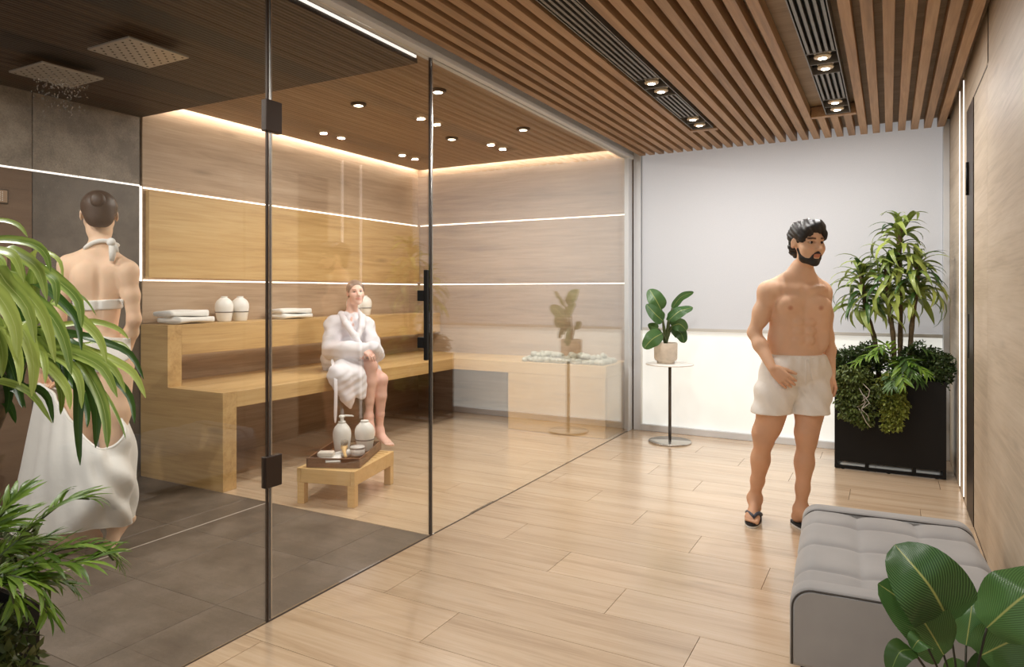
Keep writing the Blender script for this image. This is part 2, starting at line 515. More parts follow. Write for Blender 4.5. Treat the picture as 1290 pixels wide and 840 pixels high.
bx('pane', (-.005, .005, 0, 1.186, .008, 2.785), M['glass'], gd)
bx('edge_seal', (-.006, .006, 0, .006, .008, 2.785), M['chrome'], gd)
bx('edge_seal', (-.006, .006, 1.180, 1.187, .008, 2.785), M['bronze'], gd)
for z in (2.18, .646):
    bx('hinge', (-.016, .016, -.035, .055, z - .068, z + .068), M['bronze'], gd, c=.003)
hd = MB().box(.045, .068, 1.058, 1.082, 1.036, 1.546, c=.003).build('handle', M['black'], gd)
for z in (1.40, 1.135):
    bx('handle_mount', (.005, .05, 1.054, 1.086, z - .03, z + .03), M['black'], hd, c=.002)

# ------------------------------------------------------------------ lamps
def fixture(xc, label):
    t = thing('ceiling_light', label, 'ceiling light', (xc, 0, 2.82), group=None)
    w = .085
    bx('housing', (-w, w, NEAR + .2, 5.985, .05, .083), M['fixdark'], t)
    for sx in (-1, 1):
        bx('side_rail', (sx * w - .003, sx * w + .003, NEAR + .2, 5.985, 0, .08), M['fixture'], t)
    bx('end_plate', (-w, w, 5.978, 5.985, 0, .06), M['fixture'], t)
    bays = [(4.41, 4.85), (5.52, 5.965), (1.15, 1.59)]  # last bay lies out of view, added for the light it gives
    segs = [(NEAR + .2, 1.15), (1.59, 4.41), (4.85, 5.52)]
    for a, b in segs:
        for i in range(5):
            x = -.066 + i * .033
            bx('fin', (x - .0075, x + .0075, a, b, .002, .035), M['fixture'], t)
    for a, b in bays:
        bx('cross_bar', (-w, w, a - .004, a + .004, 0, .05), M['fixture'], t)
        bx('cross_bar', (-w, w, b - .004, b + .004, 0, .05), M['fixture'], t)
        m = (a + b) / 2
        bx('cross_bar', (-w, w, m - .004, m + .004, 0, .05), M['fixture'], t)
        for q in ((a + m) / 2, (m + b) / 2):
            lp = MB().lathe([(.012, .045), (.036, .038), (.05, .028), (.046, .022), (.03, .024), (.042, .014), (.05, .006), (.046, -.002), (.022, -.006), (0.0001, -.007)], 20, (0, 0, 0)).build('lamp', M['bulb'], t)
            lp.location = (0, q, .004)
            MB().lathe([(.0001, -.0085), (.024, -.0075), (.026, -.004)], 16).build('bulb', M['lamp'], lp)
            area('lamp_light', (0, q, -.012), .05, LAMP_W, (1, .97, .935), parent=t)
    return t
fixture(-1.40, 'long recessed slatted ceiling light nearer the glass partition')
fixture(-.35, 'long recessed slatted ceiling light nearer the wood wall')

for i, (x, yy) in enumerate(((-3.655, 4.18), (-2.9, 4.18), (-3.68, 5.535), (-2.9, 5.525))):
    lb = ['small dark downlight close to the dark ceiling, left of the glass door edge', 'small dark downlight seen just right of the glass door edge',
          'small dark downlight deep in the sauna, nearer the bench wall', 'small dark downlight deep in the sauna, nearer the window post'][i]
    t = thing('downlight', lb, 'downlight', (x, yy, 2.90), group='sauna downlights')
    MB().lathe([(.03, -.018), (.056, -.018), (.062, -.012), (.062, 0)], 24).build('ring', M['bronze'], t)
    MB().lathe([(.0001, -.019), (.034, -.0185)], 20).build('lens', M['lamp'], t)
    area('downlight_light', (0, 0, -.025), .06, DOWN_W, (1, .965, .91), parent=t)

for x, lb in ((-4.15, 'added unseen downlight in the dark shower ceiling, nearer the stone wall'), (-3.05, 'added unseen downlight in the dark shower ceiling, nearer the glass')):  # two unseen lamps added to brighten the shower and the bather
    t = thing('downlight', lb, 'downlight', (x, .95, 2.77))
    MB().lathe([(.03, -.018), (.056, -.018), (.062, -.012), (.062, 0)], 24).build('ring', M['bronze'], t)
    MB().lathe([(.0001, -.019), (.034, -.0185)], 20).build('lens', M['lamp'], t)
    area('downlight_light', (0, 0, -.025), .06, SHOWER_FILL_W, (1, .97, .935), parent=t)

def rain_head(x, label):
    t = thing('rain_shower', label, 'shower head', (x, 2.33, 2.725))
    MB().box(-.18, .18, -.175, .175, -.008, .004, c=.002).build('plate', M['satin'], t)
    MB().lathe([(.03, .004), (.03, .045)], 16).build('stem', M['bronze'], t)
    nz = MB()
    for i in range(11):
        for j in range(11):
            if (i + j) % 2: continue
            xx, yy = -.155 + i * .031, -.150 + j * .030
            nz.lathe([(.0058, -.0092), (.0066, -.008)], 8, (xx, yy, 0))
    nz.build('nozzles', M['black'], t, kind='stuff')
rain_head(-3.587, 'square steel rain shower plate closer to the glass, running dry')
rain_head(-4.385, 'square steel rain shower plate at the stone wall with drops falling')
rng = random.Random(3)
dp = MB()
for i in range(420):
    x, yy = -4.385 + rng.uniform(-.1, .12), 2.33 + rng.uniform(-.1, .14)
    z = 2.70 - abs(rng.gauss(0, .09)) if i < 240 else rng.uniform(1.85, 2.5)
    r_ = rng.uniform(.002, .0045) if i < 240 else rng.uniform(.0012, .0024)
    bm = bmesh.new(); bmesh.ops.create_icosphere(bm, subdivisions=1, radius=r_)
    dp.bm(bm, True, Matrix.Translation((x, yy, z)) @ Matrix.Diagonal((1, 1, 1.8, 1)))
wm = NT('water'); wm.bs(color=(.9, .95, 1, 1), rough=.02, trans=1.0); wm.b.inputs['IOR'].default_value = 1.33
tag(dp.build('water_drops', wm.m), 'clear water drops falling below the shower plate at the stone wall', 'water', kind='stuff')
for i, z in enumerate((2.045, 1.62)):
    t = thing('shower_jet', ['upper square shower jet plate on the brown wall panel', 'lower square shower jet plate on the brown wall panel'][i], 'shower jet', (XL, 2.335, z))
    bx('plate', (0, .012, -.058, .058, -.047, .047), M['bronze'], t, c=.002)
    bx('face', (.010, .015, -.05, .05, -.04, .04), plain('jet_face', srgb(150, 122, 96), .4), t, c=.001)
    jn = MB()
    for a in range(5):
        for b in range(4):
            jn.lathe([(.0028, 0), (.003, .002)], 6)
            n_ = 12
            for q in range(len(jn.v) - n_, len(jn.v)):
                px_, py_, pz_ = jn.v[q]
                jn.v[q] = (.015 + pz_, -.02 + b * .0135 + px_, -.026 + a * .013 + py_)
    jn.build('nozzles', M['ceramic'], t, kind='stuff')

# ------------------------------------------------------------------ sauna bench
bn = thing('sauna_bench', 'stepped golden wooden sauna bench along the wood wall', 'bench', (XL, Y0, 0))
def pb(name, b, mat=None, c=.002, label=None):
    return bx(name, (b[0] - XL, b[1] - XL, b[2] - Y0, b[3] - Y0, b[4], b[5]), mat or M['golden'], bn, c=c, label=label)
ep = MB()
prof = [(.001, .002), (.939, .002), (.939, .704), (.327, .704), (.327, 1.172), (.001, 1.172)]
ep.add([(x, yy, z) for yy in (.002, .118) for x, z in prof], [(0, 1, 2, 3), (0, 3, 4, 5)][:0] + [(3, 2, 1, 0), (5, 4, 3, 0), (6, 7, 8, 9), (6, 9, 10, 11)] + [(i, (i + 1) % 6, (i + 1) % 6 + 6, i + 6) for i in range(6)])
ep.build('end_panel', M['golden_x'], bn)
pb('upper_step', (XL, -4.753, Y0 + .1185, YB, .94, 1.172))
pb('light_line', (XL + .01, XL + .03, Y0 + .13, YB - .05, .925, .937), M['led'], c=0)
pb('seat', (XL + .001, -4.141, Y0 + .1185, YB, .588, .704))
pb('seat', (-4.1405, -2.392, 6.27, YB, .588, .704), M['golden_x'])
pb('light_line', (XL + .02, XL + .04, Y0 + .13, YB - .05, .57, .582), M['joint'], c=0)
pb('front_panel', (-3.47, -2.40, 6.272, 6.30, .003, .587), M['golden_x'])
pb('side_panel', (-2.42, -2.392, 6.302, YB - .04, .003, .587))
# pale stones on the bench end
rs = random.Random(11)
stones = []
for i in range(3):
    bm = bmesh.new(); bmesh.ops.create_icosphere(bm, subdivisions=2, radius=1)
    for q in bm.verts:
        q.co *= 1 + rs.uniform(-.14, .14)
    mb = MB().bm(bm, True)
    stones.append(mb.mesh('stone', plain('pale_stone', srgb(176, 176, 160), .35, noise=.25, scale=3)))
i = 0
for gx in range(15):
    for gy in range(5):
        for gz in (0, 1):
            if gz and (gy in (0, 4) or gx in (0, 14) or rs.random() < .35): continue
            x = -3.32 + gx * .061 + rs.uniform(-.012, .012)
            yy = 6.36 + gy * .075 + rs.uniform(-.015, .015)
            r_ = rs.uniform(.034, .044)
            o = place_mesh('sauna_stone', stones[i % 3], None, (x, yy, .704 + r_ * .62 + gz * .045), (rs.uniform(-.3, .3), rs.uniform(-.3, .3), rs.uniform(0, 6)), (r_, r_ * .9, r_ * .72))
            tag(o, 'pale rounded stone heaped on the bench end behind the glass', 'stone', 'pale stones on the bench end')
            i += 1

# ------------------------------------------------------------------ figures: smooth fields turned into one continuous surface
class Field:
    """a solid built by smooth unions of tapered capsules and ellipsoids, meshed as one surface"""
    def __init__(s, lo, hi, h):
        s.h = h
        s.o = np.array(lo, float)
        n = np.ceil((np.array(hi, float) - s.o) / h).astype(int) + 1
        s.ax = [s.o[i] + h * np.arange(n[i]) for i in range(3)]
        s.D = np.full(tuple(n), 1.0, np.float32)
    def sub(s, lo, hi):
        sl = []
        for i in range(3):
            a = int(max(0, math.floor((lo[i] - s.o[i]) / s.h)))
            b = int(min(len(s.ax[i]), math.ceil((hi[i] - s.o[i]) / s.h) + 1))
            if b - a < 2: return None, None
            sl.append(slice(a, b))
        X = s.ax[0][sl[0]][:, None, None]; Y = s.ax[1][sl[1]][None, :, None]; Z = s.ax[2][sl[2]][None, None, :]
        return tuple(sl), (X, Y, Z)
    def comb(s, sl, d, k, op):
        A = s.D[sl]
        if op == 's':
            d = -d
            h = np.maximum(k - np.abs(A - d), 0) / k
            s.D[sl] = np.maximum(A, d) + h * h * k * .25
        elif op == 'i':
            s.D[sl] = np.maximum(A, d)
        else:
            h = np.maximum(k - np.abs(A - d), 0) / k
            s.D[sl] = np.minimum(A, d) - h * h * k * .25
    def cap(s, a, b, ra, rb=None, k=.02, op='u'):
        rb = ra if rb is None else rb
        a, b = np.array(a, float), np.array(b, float)
        m = max(ra, rb) + k + 4 * s.h
        sl, g = s.sub(np.minimum(a, b) - m, np.maximum(a, b) + m)
        if sl is None: return s
        ab = b - a; L = max(ab @ ab, 1e-12)
        p = [g[i] - a[i] for i in range(3)]
        t = np.clip((p[0] * ab[0] + p[1] * ab[1] + p[2] * ab[2]) / L, 0, 1)
        d = np.sqrt((p[0] - ab[0] * t) ** 2 + (p[1] - ab[1] * t) ** 2 + (p[2] - ab[2] * t) ** 2) - (ra + (rb - ra) * t)
        s.comb(sl, d.astype(np.float32), k, op)
        return s
    def chain(s, pts, rs, k=.02):
        for i in range(len(pts) - 1): s.cap(pts[i], pts[i + 1], rs[i], rs[i + 1], k)
        return s
    def ell(s, c, r, B=None, k=.02, op='u'):
        c = np.array(c, float); r = np.array(r, float)
        B = np.eye(3) if B is None else np.array(B, float)      # rows: local axes in world space
        e = np.abs(B.T) @ r
        m = k + 4 * s.h
        sl, g = s.sub(c - e - m, c + e + m)
        if sl is None: return s
        p = [g[i] - c[i] for i in range(3)]
        q = [(p[0] * B[j][0] + p[1] * B[j][1] + p[2] * B[j][2]) / r[j] for j in range(3)]
        k0 = np.sqrt(q[0] ** 2 + q[1] ** 2 + q[2] ** 2)
        k1 = np.sqrt((q[0] / r[0]) ** 2 + (q[1] / r[1]) ** 2 + (q[2] / r[2]) ** 2) + 1e-9
        d = k0 * (k0 - 1) / k1
        s.comb(sl, d.astype(np.float32), k, op)
        return s
    def cut(s, p, n):
        """keep the side the normal points away from"""
        p, n = np.array(p, float), np.array(n, float)
        d = (s.ax[0][:, None, None] - p[0]) * n[0] + (s.ax[1][None, :, None] - p[1]) * n[1] + (s.ax[2][None, None, :] - p[2]) * n[2]
        s.D = np.maximum(s.D, d.astype(np.float32))
        return s
    def grid(s):
        return s.ax[0][:, None, None], s.ax[1][None, :, None], s.ax[2][None, None, :]
    def like(s):
        f = Field.__new__(Field); f.h, f.o, f.ax = s.h, s.o, s.ax; f.D = s.D.copy()
        return f
    def surf(s):
        D = s.D.copy()
        for i in range(3):
            ix = [slice(None)] * 3
            for e in (0, -1):
                ix[i] = e; D[tuple(ix)] = np.maximum(D[tuple(ix)], s.h)
        I = D < 0
        n = D.shape
        C = np.zeros((n[0] - 1, n[1] - 1, n[2] - 1), np.int8)
        for a in (0, 1):
            for b in (0, 1):
                for c in (0, 1):
                    C += I[a:n[0] - 1 + a, b:n[1] - 1 + b, c:n[2] - 1 + c]
        idx = np.argwhere((C > 0) & (C < 8))
        V = np.zeros((len(idx), 3)); cnt = np.zeros(len(idx))
        cor = [(a, b, c) for a in (0, 1) for b in (0, 1) for c in (0, 1)]
        val = {q: D[idx[:, 0] + q[0], idx[:, 1] + q[1], idx[:, 2] + q[2]] for q in cor}
        for q in cor:
            for ax in range(3):
                if q[ax] == 0:
                    r = list(q); r[ax] = 1; r = tuple(r)
                    va, vb = val[q], val[r]
                    m = (va < 0) != (vb < 0)
                    t = np.where(m, va / np.where(m, va - vb, 1), 0)
                    P = np.array(q, float)[None, :].repeat(len(idx), 0)
                    P[:, ax] += t
                    V += P * m[:, None]; cnt += m
        V = (idx + V / cnt[:, None]) * s.h + s.o
        vid = np.full(C.shape, -1, np.int64)
        vid[idx[:, 0], idx[:, 1], idx[:, 2]] = np.arange(len(idx))
        Q = []
        for ax in range(3):
            b, c = (ax + 1) % 3, (ax + 2) % 3
            lo = [slice(None)] * 3; hi = [slice(None)] * 3
            lo[ax] = slice(0, -1); hi[ax] = slice(1, None)
            ch = I[tuple(lo)] != I[tuple(hi)]
            e = np.argwhere(ch)
            ok = (e[:, b] > 0) & (e[:, c] > 0) & (e[:, b] < n[b] - 1) & (e[:, c] < n[c] - 1)
            e = e[ok]
            ins = I[e[:, 0], e[:, 1], e[:, 2]]
            def g(db, dc):
                w = e.copy(); w[:, b] += db; w[:, c] += dc
                return vid[w[:, 0], w[:, 1], w[:, 2]]
            q = np.stack([g(-1, -1), g(0, -1), g(0, 0), g(-1, 0)], 1)
            q[~ins] = q[~ins][:, ::-1]
            Q.append(q)
        return V, np.concatenate(Q)
    def build(s, name, mat, parent=None, colour=None, smooth=2, label=None):
        V, Q = s.surf()
        if smooth:
            E = np.concatenate([Q[:, [i, (i + 1) % 4]] for i in range(4)])
            for it in range(smooth):
                A = np.zeros_like(V); c = np.zeros(len(V))
                np.add.at(A, E[:, 0], V[E[:, 1]]); np.add.at(c, E[:, 0], 1)
                np.add.at(A, E[:, 1], V[E[:, 0]]); np.add.at(c, E[:, 1], 1)
                V = V + (.5 if it % 2 == 0 else -.45) * (A / np.maximum(c, 1)[:, None] - V)
        me = bpy.data.meshes.new(name)
        me.vertices.add(len(V)); me.vertices.foreach_set('co', V.astype(np.float32).ravel())
        me.loops.add(Q.size); me.loops.foreach_set('vertex_index', Q.astype(np.int32).ravel())
        me.polygons.add(len(Q)); me.polygons.foreach_set('loop_start', np.arange(0, Q.size, 4, dtype=np.int32))
        me.polygons.foreach_set('use_smooth', np.ones(len(Q), bool))
        me.update(calc_edges=True)
        if colour is not None:
            at_ = me.color_attributes.new('tint', 'FLOAT_COLOR', 'POINT')
            c = np.ones((len(V), 4), np.float32); c[:, :3] = colour(V)
            at_.data.foreach_set('color', c.ravel())
        me.materials.append(mat)
        o = bpy.data.objects.new(name, me)
        link(o)
        if parent is not None:
            o.parent = parent
            top = parent
            while top.parent is not None: top = top.parent
            me.transform(Matrix.Translation(-top.location))
        if label: o['label'] = label
        return o

def skin(name, c, rough=.58):
    t = NT(name)
    a = t.n('Attribute', attribute_name='tint').outputs['Color']
    tc = t.n('TexCoord').outputs['Object']
    nz = t.n('TexNoise', {'Vector': tc, 'Scale': 9, 'Detail': 4}).outputs['Fac']
    base = t.ramp(nz, [(.3, tuple(q * .93 for q in c[:3]) + (1,)), (.7, tuple(min(1, q * 1.05) for q in c[:3]) + (1,))])
    mx = t.n('MixRGB', {0: 1.0, 1: base, 2: a}, blend_type='MULTIPLY').outputs[0]
    t.bs(color=mx, rough=rough, spec=.35, sss=.12)
    t.b.inputs['Subsurface Radius'].default_value = (.02, .008, .004)
    t.b.inputs['Subsurface Scale'].default_value = .6
    return t.m

def cloth(name, c, folds=.25, scale=30):
    t = NT(name)
    tc = t.n('TexCoord').outputs['Object']
    nz = t.n('TexNoise', {'Vector': tc, 'Scale': scale, 'Detail': 4}).outputs['Fac']
    f2 = t.n('TexNoise', {'Vector': tc, 'Scale': 400, 'Detail': 2}).outputs['Fac']
    h = t.n('Math', {0: nz, 1: t.n('Math', {0: f2, 1: .15}, operation='MULTIPLY').outputs[0]}, operation='ADD').outputs[0]
    t.bs(color=c, rough=.85, spec=.2, sheen=.15, normal=t.bump(h, folds, .012))
    return t.m

def frame(fwd, up=(0, 0, 1)):
    """rows: left, forward, up of a body that faces FWD"""
    f = Vector(fwd).normalized(); u = Vector(up)
    l = u.cross(f).normalized()
    u = f.cross(l).normalized()
    return np.array([l, f, u])

def camdir(right, depth, up=0.0):
    return Vector((right * _cs - depth * _sn, right * _sn + depth * _cs, up)).normalized()

def head_into(S, c, B, s, female=False):
    c = np.array(c, float)
    H = lambda x, y, z: c + s * (x * B[0] + y * B[1] + z * B[2])
    E = lambda p, r, k=.015, op='u', rot=None: S.ell(H(*p), np.array(r) * s, B if rot is None else rot, k * s, op)
    E((0, -.014, .040), (.0745, .094, .080))
    E((0, .028, -.015), (.062, .066, .088), .03)
    jw = .050 if female else .056
    E((0, .030, -.072), (jw, .052, .042), .03)
    E((0, .070, -.098), (.021, .018, .016), .025)
    for sx in (-1, 1):
        E((sx * .040, .060, -.024), (.024, .024, .024), .03)
        E((sx * .032, .096, .010), (.019, .017, .013), .014, 's')
    S.cap(H(-.034, .080, .029), H(.034, .080, .029), .0105 * s, None, .012 * s)
    S.cap(H(0, .087, .016), H(0, .113, -.024), .0078 * s, .0120 * s, .012 * s)
    for sx in (-1, 1):
        E((sx * .0125, .097, -.028), (.008, .010, .007), .008)
    E((0, .089, -.0525), (.023, .010, .0055), .006)
    E((0, .087, -.0635), (.020, .010, .0065), .006)
    for sx in (-1, 1):
        a = .35 * sx
        Rt = np.array([B[0] * math.cos(a) + B[1] * math.sin(a), -B[0] * math.sin(a) + B[1] * math.cos(a), B[2]])
        E((sx * .077, -.010, .0), (.006, .016, .028), .01, 'u', Rt)
        E((sx * .083, -.006, .004), (.004, .010, .016), .006, 's', Rt)
    return H

def head_tint(c, B, s, lips, brow, beard=None):
    c = np.array(c, float)
    def fn(V, T):
        q = (V - c) @ B.T / s
        x, y, z = q[:, 0], q[:, 1], q[:, 2]
        def soft(d, w): return np.clip(1 - d / w, 0, 1)[:, None]
        ins = (np.abs(x) < .12) & (np.abs(z) < .16) & (np.abs(y) < .15)
        front = (y > .05) & ins
        m = soft(np.maximum(np.hypot(x / .024, (z + .058) / .0115) - 1, 0) * .012, .004) * front[:, None]
        T[:] = T * (1 - m) + np.array(lips) * m
        ax = np.abs(x)
        zb = .0325 - .12 * np.maximum(ax - .036, 0) - .08 * np.maximum(.03 - ax, 0)
        m = soft(np.maximum(np.abs(z - zb) - .0035, 0), .003) * ((ax > .014) & (ax < .050) & front)[:, None]
        T[:] = T * (1 - m) + np.array(brow) * m
        m = soft(np.maximum(np.hypot((ax - .032) / .017, (z - .010) / .0075) - 1, 0) * .008, .003) * front[:, None]
        T[:] = T * (1 - .55 * m) + np.array((.32, .2, .16)) * .55 * m
        m = soft(np.hypot((ax - .040) / .02, (z + .024) / .018) * .02, .02) * front[:, None]
        T[:] *= 1 - m * np.array((.0, .10, .10))
        return T
    return fn

def eyes_of(root, H, s, B, iris):
    for sx in (-1, 1):
        mb = MB(); bm = bmesh.new(); bmesh.ops.create_uvsphere(bm, u_segments=16, v_segments=10, radius=.0118 * s)
        Mx = Matrix(((B[0][0], B[1][0], B[2][0]), (B[0][1], B[1][1], B[2][1]), (B[0][2], B[1][2], B[2][2]))).to_4x4()
        c = Vector(H(sx * .032, .0720, .010)) - root.location
        mb.bm(bm, True, Matrix.Translation(c) @ Mx)
        e = mb.build('eye', M['eyewhite'], root)
        ir = MB(); bm = bmesh.new(); bmesh.ops.create_uvsphere(bm, u_segments=12, v_segments=8, radius=.0080 * s)
        c2 = Vector(H(sx * .032, .0782, .010)) - root.location
        ir.bm(bm, True, Matrix.Translation(c2) @ Mx)
        ir.build('iris', iris, e)

def hand_into(S, w, f, n, t, s=1.0, curl=(20, 30, 22), spread=5.0, thumb=(35, 25), len_=1.0, side=None):
    """w wrist, f finger direction, n the way the palm faces, t the thumb's side"""
    w = np.array(w, float); f = np.array(f, float); n = np.array(n, float); t = np.array(t, float)
    f /= np.linalg.norm(f)
    n -= f * (n @ f); n /= np.linalg.norm(n)
    t -= f * (t @ f); t -= n * (t @ n); t /= np.linalg.norm(t)
    S.ell(w + f * .045 * s, (np.array([.034, .046, .014]) * s), np.array([t, f, n]), .014 * s)
    ends = []
    for i, L in enumerate((.072, .080, .075, .060)):
        o = (1.5 - i) * .0195 * s
        base = w + f * (.083 - .004 * abs(i - 1.2)) * s + t * o
        S.cap(w + f * .02 * s + t * o * .6, base, .0125 * s, .0100 * s, .008 * s)
        a = R((1.5 - i) * spread * .5)
        d0 = f * math.cos(a) + t * math.sin(a)
        p = base; ang = 0.0
        r0 = (.0094 if i < 3 else .0082) * s
        for j, (fr, cl) in enumerate(zip((.46, .30, .24), curl)):
            ang += R(cl)
            d = d0 * math.cos(ang) + n * math.sin(ang)
            q = p + d * L * fr * s * len_
            S.cap(p, q, r0 * (1 - .08 * j), r0 * (1 - .08 * (j + 1)), .003 * s)
            p = q
        ends.append(p)
    b = w + f * .018 * s + t * .022 * s + n * .006 * s
    d = f * math.cos(R(thumb[0])) + t * math.sin(R(thumb[0])) * .9 + n * .25
    d /= np.linalg.norm(d)
    m = b + d * .045 * s
    S.cap(b, m, .0145 * s, .0115 * s, .010 * s)
    d2 = d * math.cos(R(thumb[1])) + (f * .7 + n * .5) * math.sin(R(thumb[1])); d2 /= np.linalg.norm(d2)
    m2 = m + d2 * .030 * s
    S.cap(m, m2, .0110 * s, .0098 * s, .005 * s)
    S.cap(m2, m2 + d2 * .024 * s, .0098 * s, .0078 * s, .004 * s)
    return ends

def foot_into(S, ankle, heel, ball, up, s=1.0, big=1):
    """heel and ball lie on the sole; big = +1 when the big toe is on the left of heel>ball seen from above"""
    ankle, heel, ball, up = [np.array(q, float) for q in (ankle, heel, ball, up)]
    f = ball - heel; f /= np.linalg.norm(f)
    sd = np.cross(up, f) * big
    B = np.array([sd, f, up])
    S.cap(ankle, heel + up * .035 * s + f * .02 * s, .036 * s, .032 * s, .03 * s)
    S.ell(heel + up * .026 * s + f * .018 * s, np.array([.031, .036, .028]) * s, B, .02 * s)
    S.cap(ankle + f * .01 * s - up * .02 * s, ball + up * .026 * s - f * .03 * s, .035 * s, .024 * s, .04 * s)
    S.ell(ball + up * .018 * s - f * .012 * s, np.array([.045, .042, .020]) * s, B, .025 * s)
    S.ell(ball + up * .020 * s - f * .075 * s - sd * .012 * s, np.array([.030, .06, .022]) * s, B, .03 * s)
    for i, (o, L, r) in enumerate(((.030, .050, .0125), (.0115, .046, .0092), (-.004, .040, .0088), (-.0185, .033, .0083), (-.032, .024, .0082))):
        p = ball + sd * o * s + up * .012 * s
        q = p + f * L * s - up * (.002) * s
        S.cap(p, q, r * s * 1.05, r * s, .004 * s)
    return f, sd

M['eyewhite'] = plain('eye_white', srgb(196, 180, 170), .25)
M['irisdark'] = plain('dark_iris', srgb(38, 26, 20), .15)
M['irisblue'] = plain('grey_iris', srgb(70, 72, 74), .15)
M['hairblack'] = plain('black_hair', srgb(30, 27, 26), .45, noise=.35, scale=60)
M['hairbrown'] = plain('brown_hair', srgb(74, 55, 44), .5, noise=.15, scale=50)
M['hairblond'] = plain('ash_blond_hair', srgb(128, 102, 86), .5, noise=.2, scale=60)
M['skinman'] = skin('tanned_skin', srgb(226, 184, 152))
M['skinback'] = skin('warm_skin', srgb(240, 203, 172))
M['skinpale'] = skin('pale_skin', srgb(232, 190, 174))
M['shorts'] = cloth('offwhite_cotton', srgb(240, 235, 228), .35, 26)
M['whitecloth'] = cloth('white_cloth', srgb(236, 232, 226), .3, 16)
M['robe'] = cloth('white_terry', srgb(226, 222, 228), .16, 14)
M['cord'] = plain('white_cord', srgb(226, 220, 212), .8)
M['sole'] = plain('black_rubber', srgb(34, 34, 38), .7)
M['solewhite'] = plain('white_foam', srgb(224, 222, 218), .7)
M['strap'] = plain('slate_strap', srgb(66, 72, 86), .6)
UP = np.array([0, 0, 1.0])
A3 = lambda v: np.array(v, float)

# ------------------------------------------------------------------ the man
def make_man():
    Zc = 4.25
    P = lambda x, y, d=0.0: A3(at(x, y, Zc + d))
    F_ = A3(camdir(-.10, -1.0)); B = frame(F_); Lf, Fw = B[0], B[1]
    root = thing('person', 'bearded dark-haired man in white swim shorts and flip flops walking past the window', 'person', (at(985, 662, 4.2).x, at(985, 662, 4.2).y, 0))
    S = Field((-1.28, 3.72, -.02), (-.08, 5.05, 1.92), .0050)
    # torso
    CH = P(1007, 386); WA = P(1001, 428); PE = P(1003, 462)
    S.ell(CH, (.168, .112, .165), B, .05)
    S.ell(WA, (.158, .100, .14), B, .07)
    S.ell(PE, (.168, .115, .115), B, .07)
    SR, SL = P(968, 368, -.0), P(1034, 368, .02)
    S.cap(SR, SL, .058, .058, .05)
    NB = P(1008, 352, .02)
    HC = P(1016, 307, -.03)
    S.cap(NB + UP * -.02, P(1011, 335, .0), .062, .056, .04)
    for q in (SR, SL):
        S.cap(P(1009, 342, .03), q + UP * .012 - Fw * .01, .050, .046, .05)
    T = lambda l, f, u, o=CH: o + Lf * l + Fw * f + UP * u
    for sx in (-1, 1):
        S.ell(T(sx * .080, .086, .012), (.080, .040, .056), B, .022)
        S.cap(T(sx * .03, .128, -.058), T(sx * .12, .108, -.040), .005, .005, .018, 's')
        S.ell(T(sx * .105, .03, -.07), (.06, .07, .10), B, .05)
        S.ell(T(sx * .115, -.04, -.03), (.05, .06, .12), B, .05)
        for i in range(3):
            S.ell(T(sx * .034, .099 - .004 * i, -.092 - .055 * i), (.030, .017, .0245), B, .014)
        S.ell(T(sx * .13, .01, -.20), (.035, .07, .07), B, .05)
    S.cap(T(0, .128, .05), T(0, .116, -.055), .006, .006, .022, 's')
    S.cap(T(0, .120, -.08), T(0, .114, -.24), .005, .005, .014, 's')
    S.ell(T(.004, .116, -.215), (.007, .014, .008), B, .01, 's')
    for sx in (-1, 1):
        S.cap(T(sx * .13, .05, .112), T(sx * .03, .075, .100), .012, .010, .04)
    # arms
    ER, WR_ = P(950, 419, .02), P(973, 464, -.15)
    EL, WL = P(1042, 424, .07), P(1047, 472, .0)
    for s_, e_, w_ in ((SR, ER, WR_), (SL, EL, WL)):
        S.ell(s_ - UP * .025, (.056, .060, .078), B, .03)
        m = s_ * .5 + e_ * .5
        S.chain([s_ - UP * .02, m, e_], [.050, .046, .037], .03)
        S.ell(m + Fw * .012 - UP * .01, (.042, .045, .075), B, .03)
        m2 = e_ * .65 + w_ * .35
        S.chain([e_, m2, w_], [.038, .041, .026], .025)
    hf = A3(camdir(.62, -.35, -.62)); 
    hand_into(S, WR_, hf, -Fw * .9 + Lf * .2, Fw * .3 + Lf * .75 + UP * .45, 1.08, (18, 30, 22), 5, (30, 20))
    hand_into(S, WL, A3(camdir(.16, -.25, -.95)), -Lf * .9 - Fw * .2, Fw, 1.08, (28, 42, 30), 4, (28, 20))
    # legs
    HR, HL = P(983, 470, -.03), P(1022, 470, .05)
    KR, KL = P(962, 556, -.01), P(1016, 556, -.08)
    AR, AL = P(951, 626, .10), P(1009, 640, -.075)
    for h_, k_, a_, in ((HR, KR, AR), (HL, KL, AL)):
        m = h_ * .5 + k_ * .5
        S.chain([h_, m, k_ + UP * .05, k_], [.092, .082, .062, .054], .04)
        S.ell(m + Fw * .02 - UP * .04, (.066, .062, .14), B, .04)
        S.ell(k_ + Fw * .030, (.032, .026, .036), B, .025)
        c = k_ * .68 + a_ * .32
        S.chain([k_, c, k_ * .3 + a_ * .7, a_], [.050, .050, .038, .031], .03)
        S.ell(c - Fw * .022, (.046, .042, .095), B, .035)
        S.cap(k_ + Fw * .025 - UP * .06, a_ + Fw * .012 + UP * .03, .014, .010, .03)
        S.ell(a_ + Lf * .028, (.012, .014, .014), B, .015)
        S.ell(a_ - Lf * .028, (.012, .014, .014), B, .015)
    SO = .026
    fr_h = A3((AR[0], AR[1], SO)); rd = A3(camdir(-.42, -.9)); fr_h = fr_h - rd * .045
    foot_into(S, AR, fr_h, fr_h + rd * .200, UP, 1.02, 1)
    fl_h = A3((AL[0], AL[1], SO)); ld = A3(camdir(.36, -.92)); fl_h = fl_h - ld * .045
    foot_into(S, AL, fl_h, fl_h + ld * .200, UP, 1.02, -1)
    # head
    HB = frame(A3(camdir(.26, -.95, -.10)), (-.03, .02, 1))
    s = 1.12
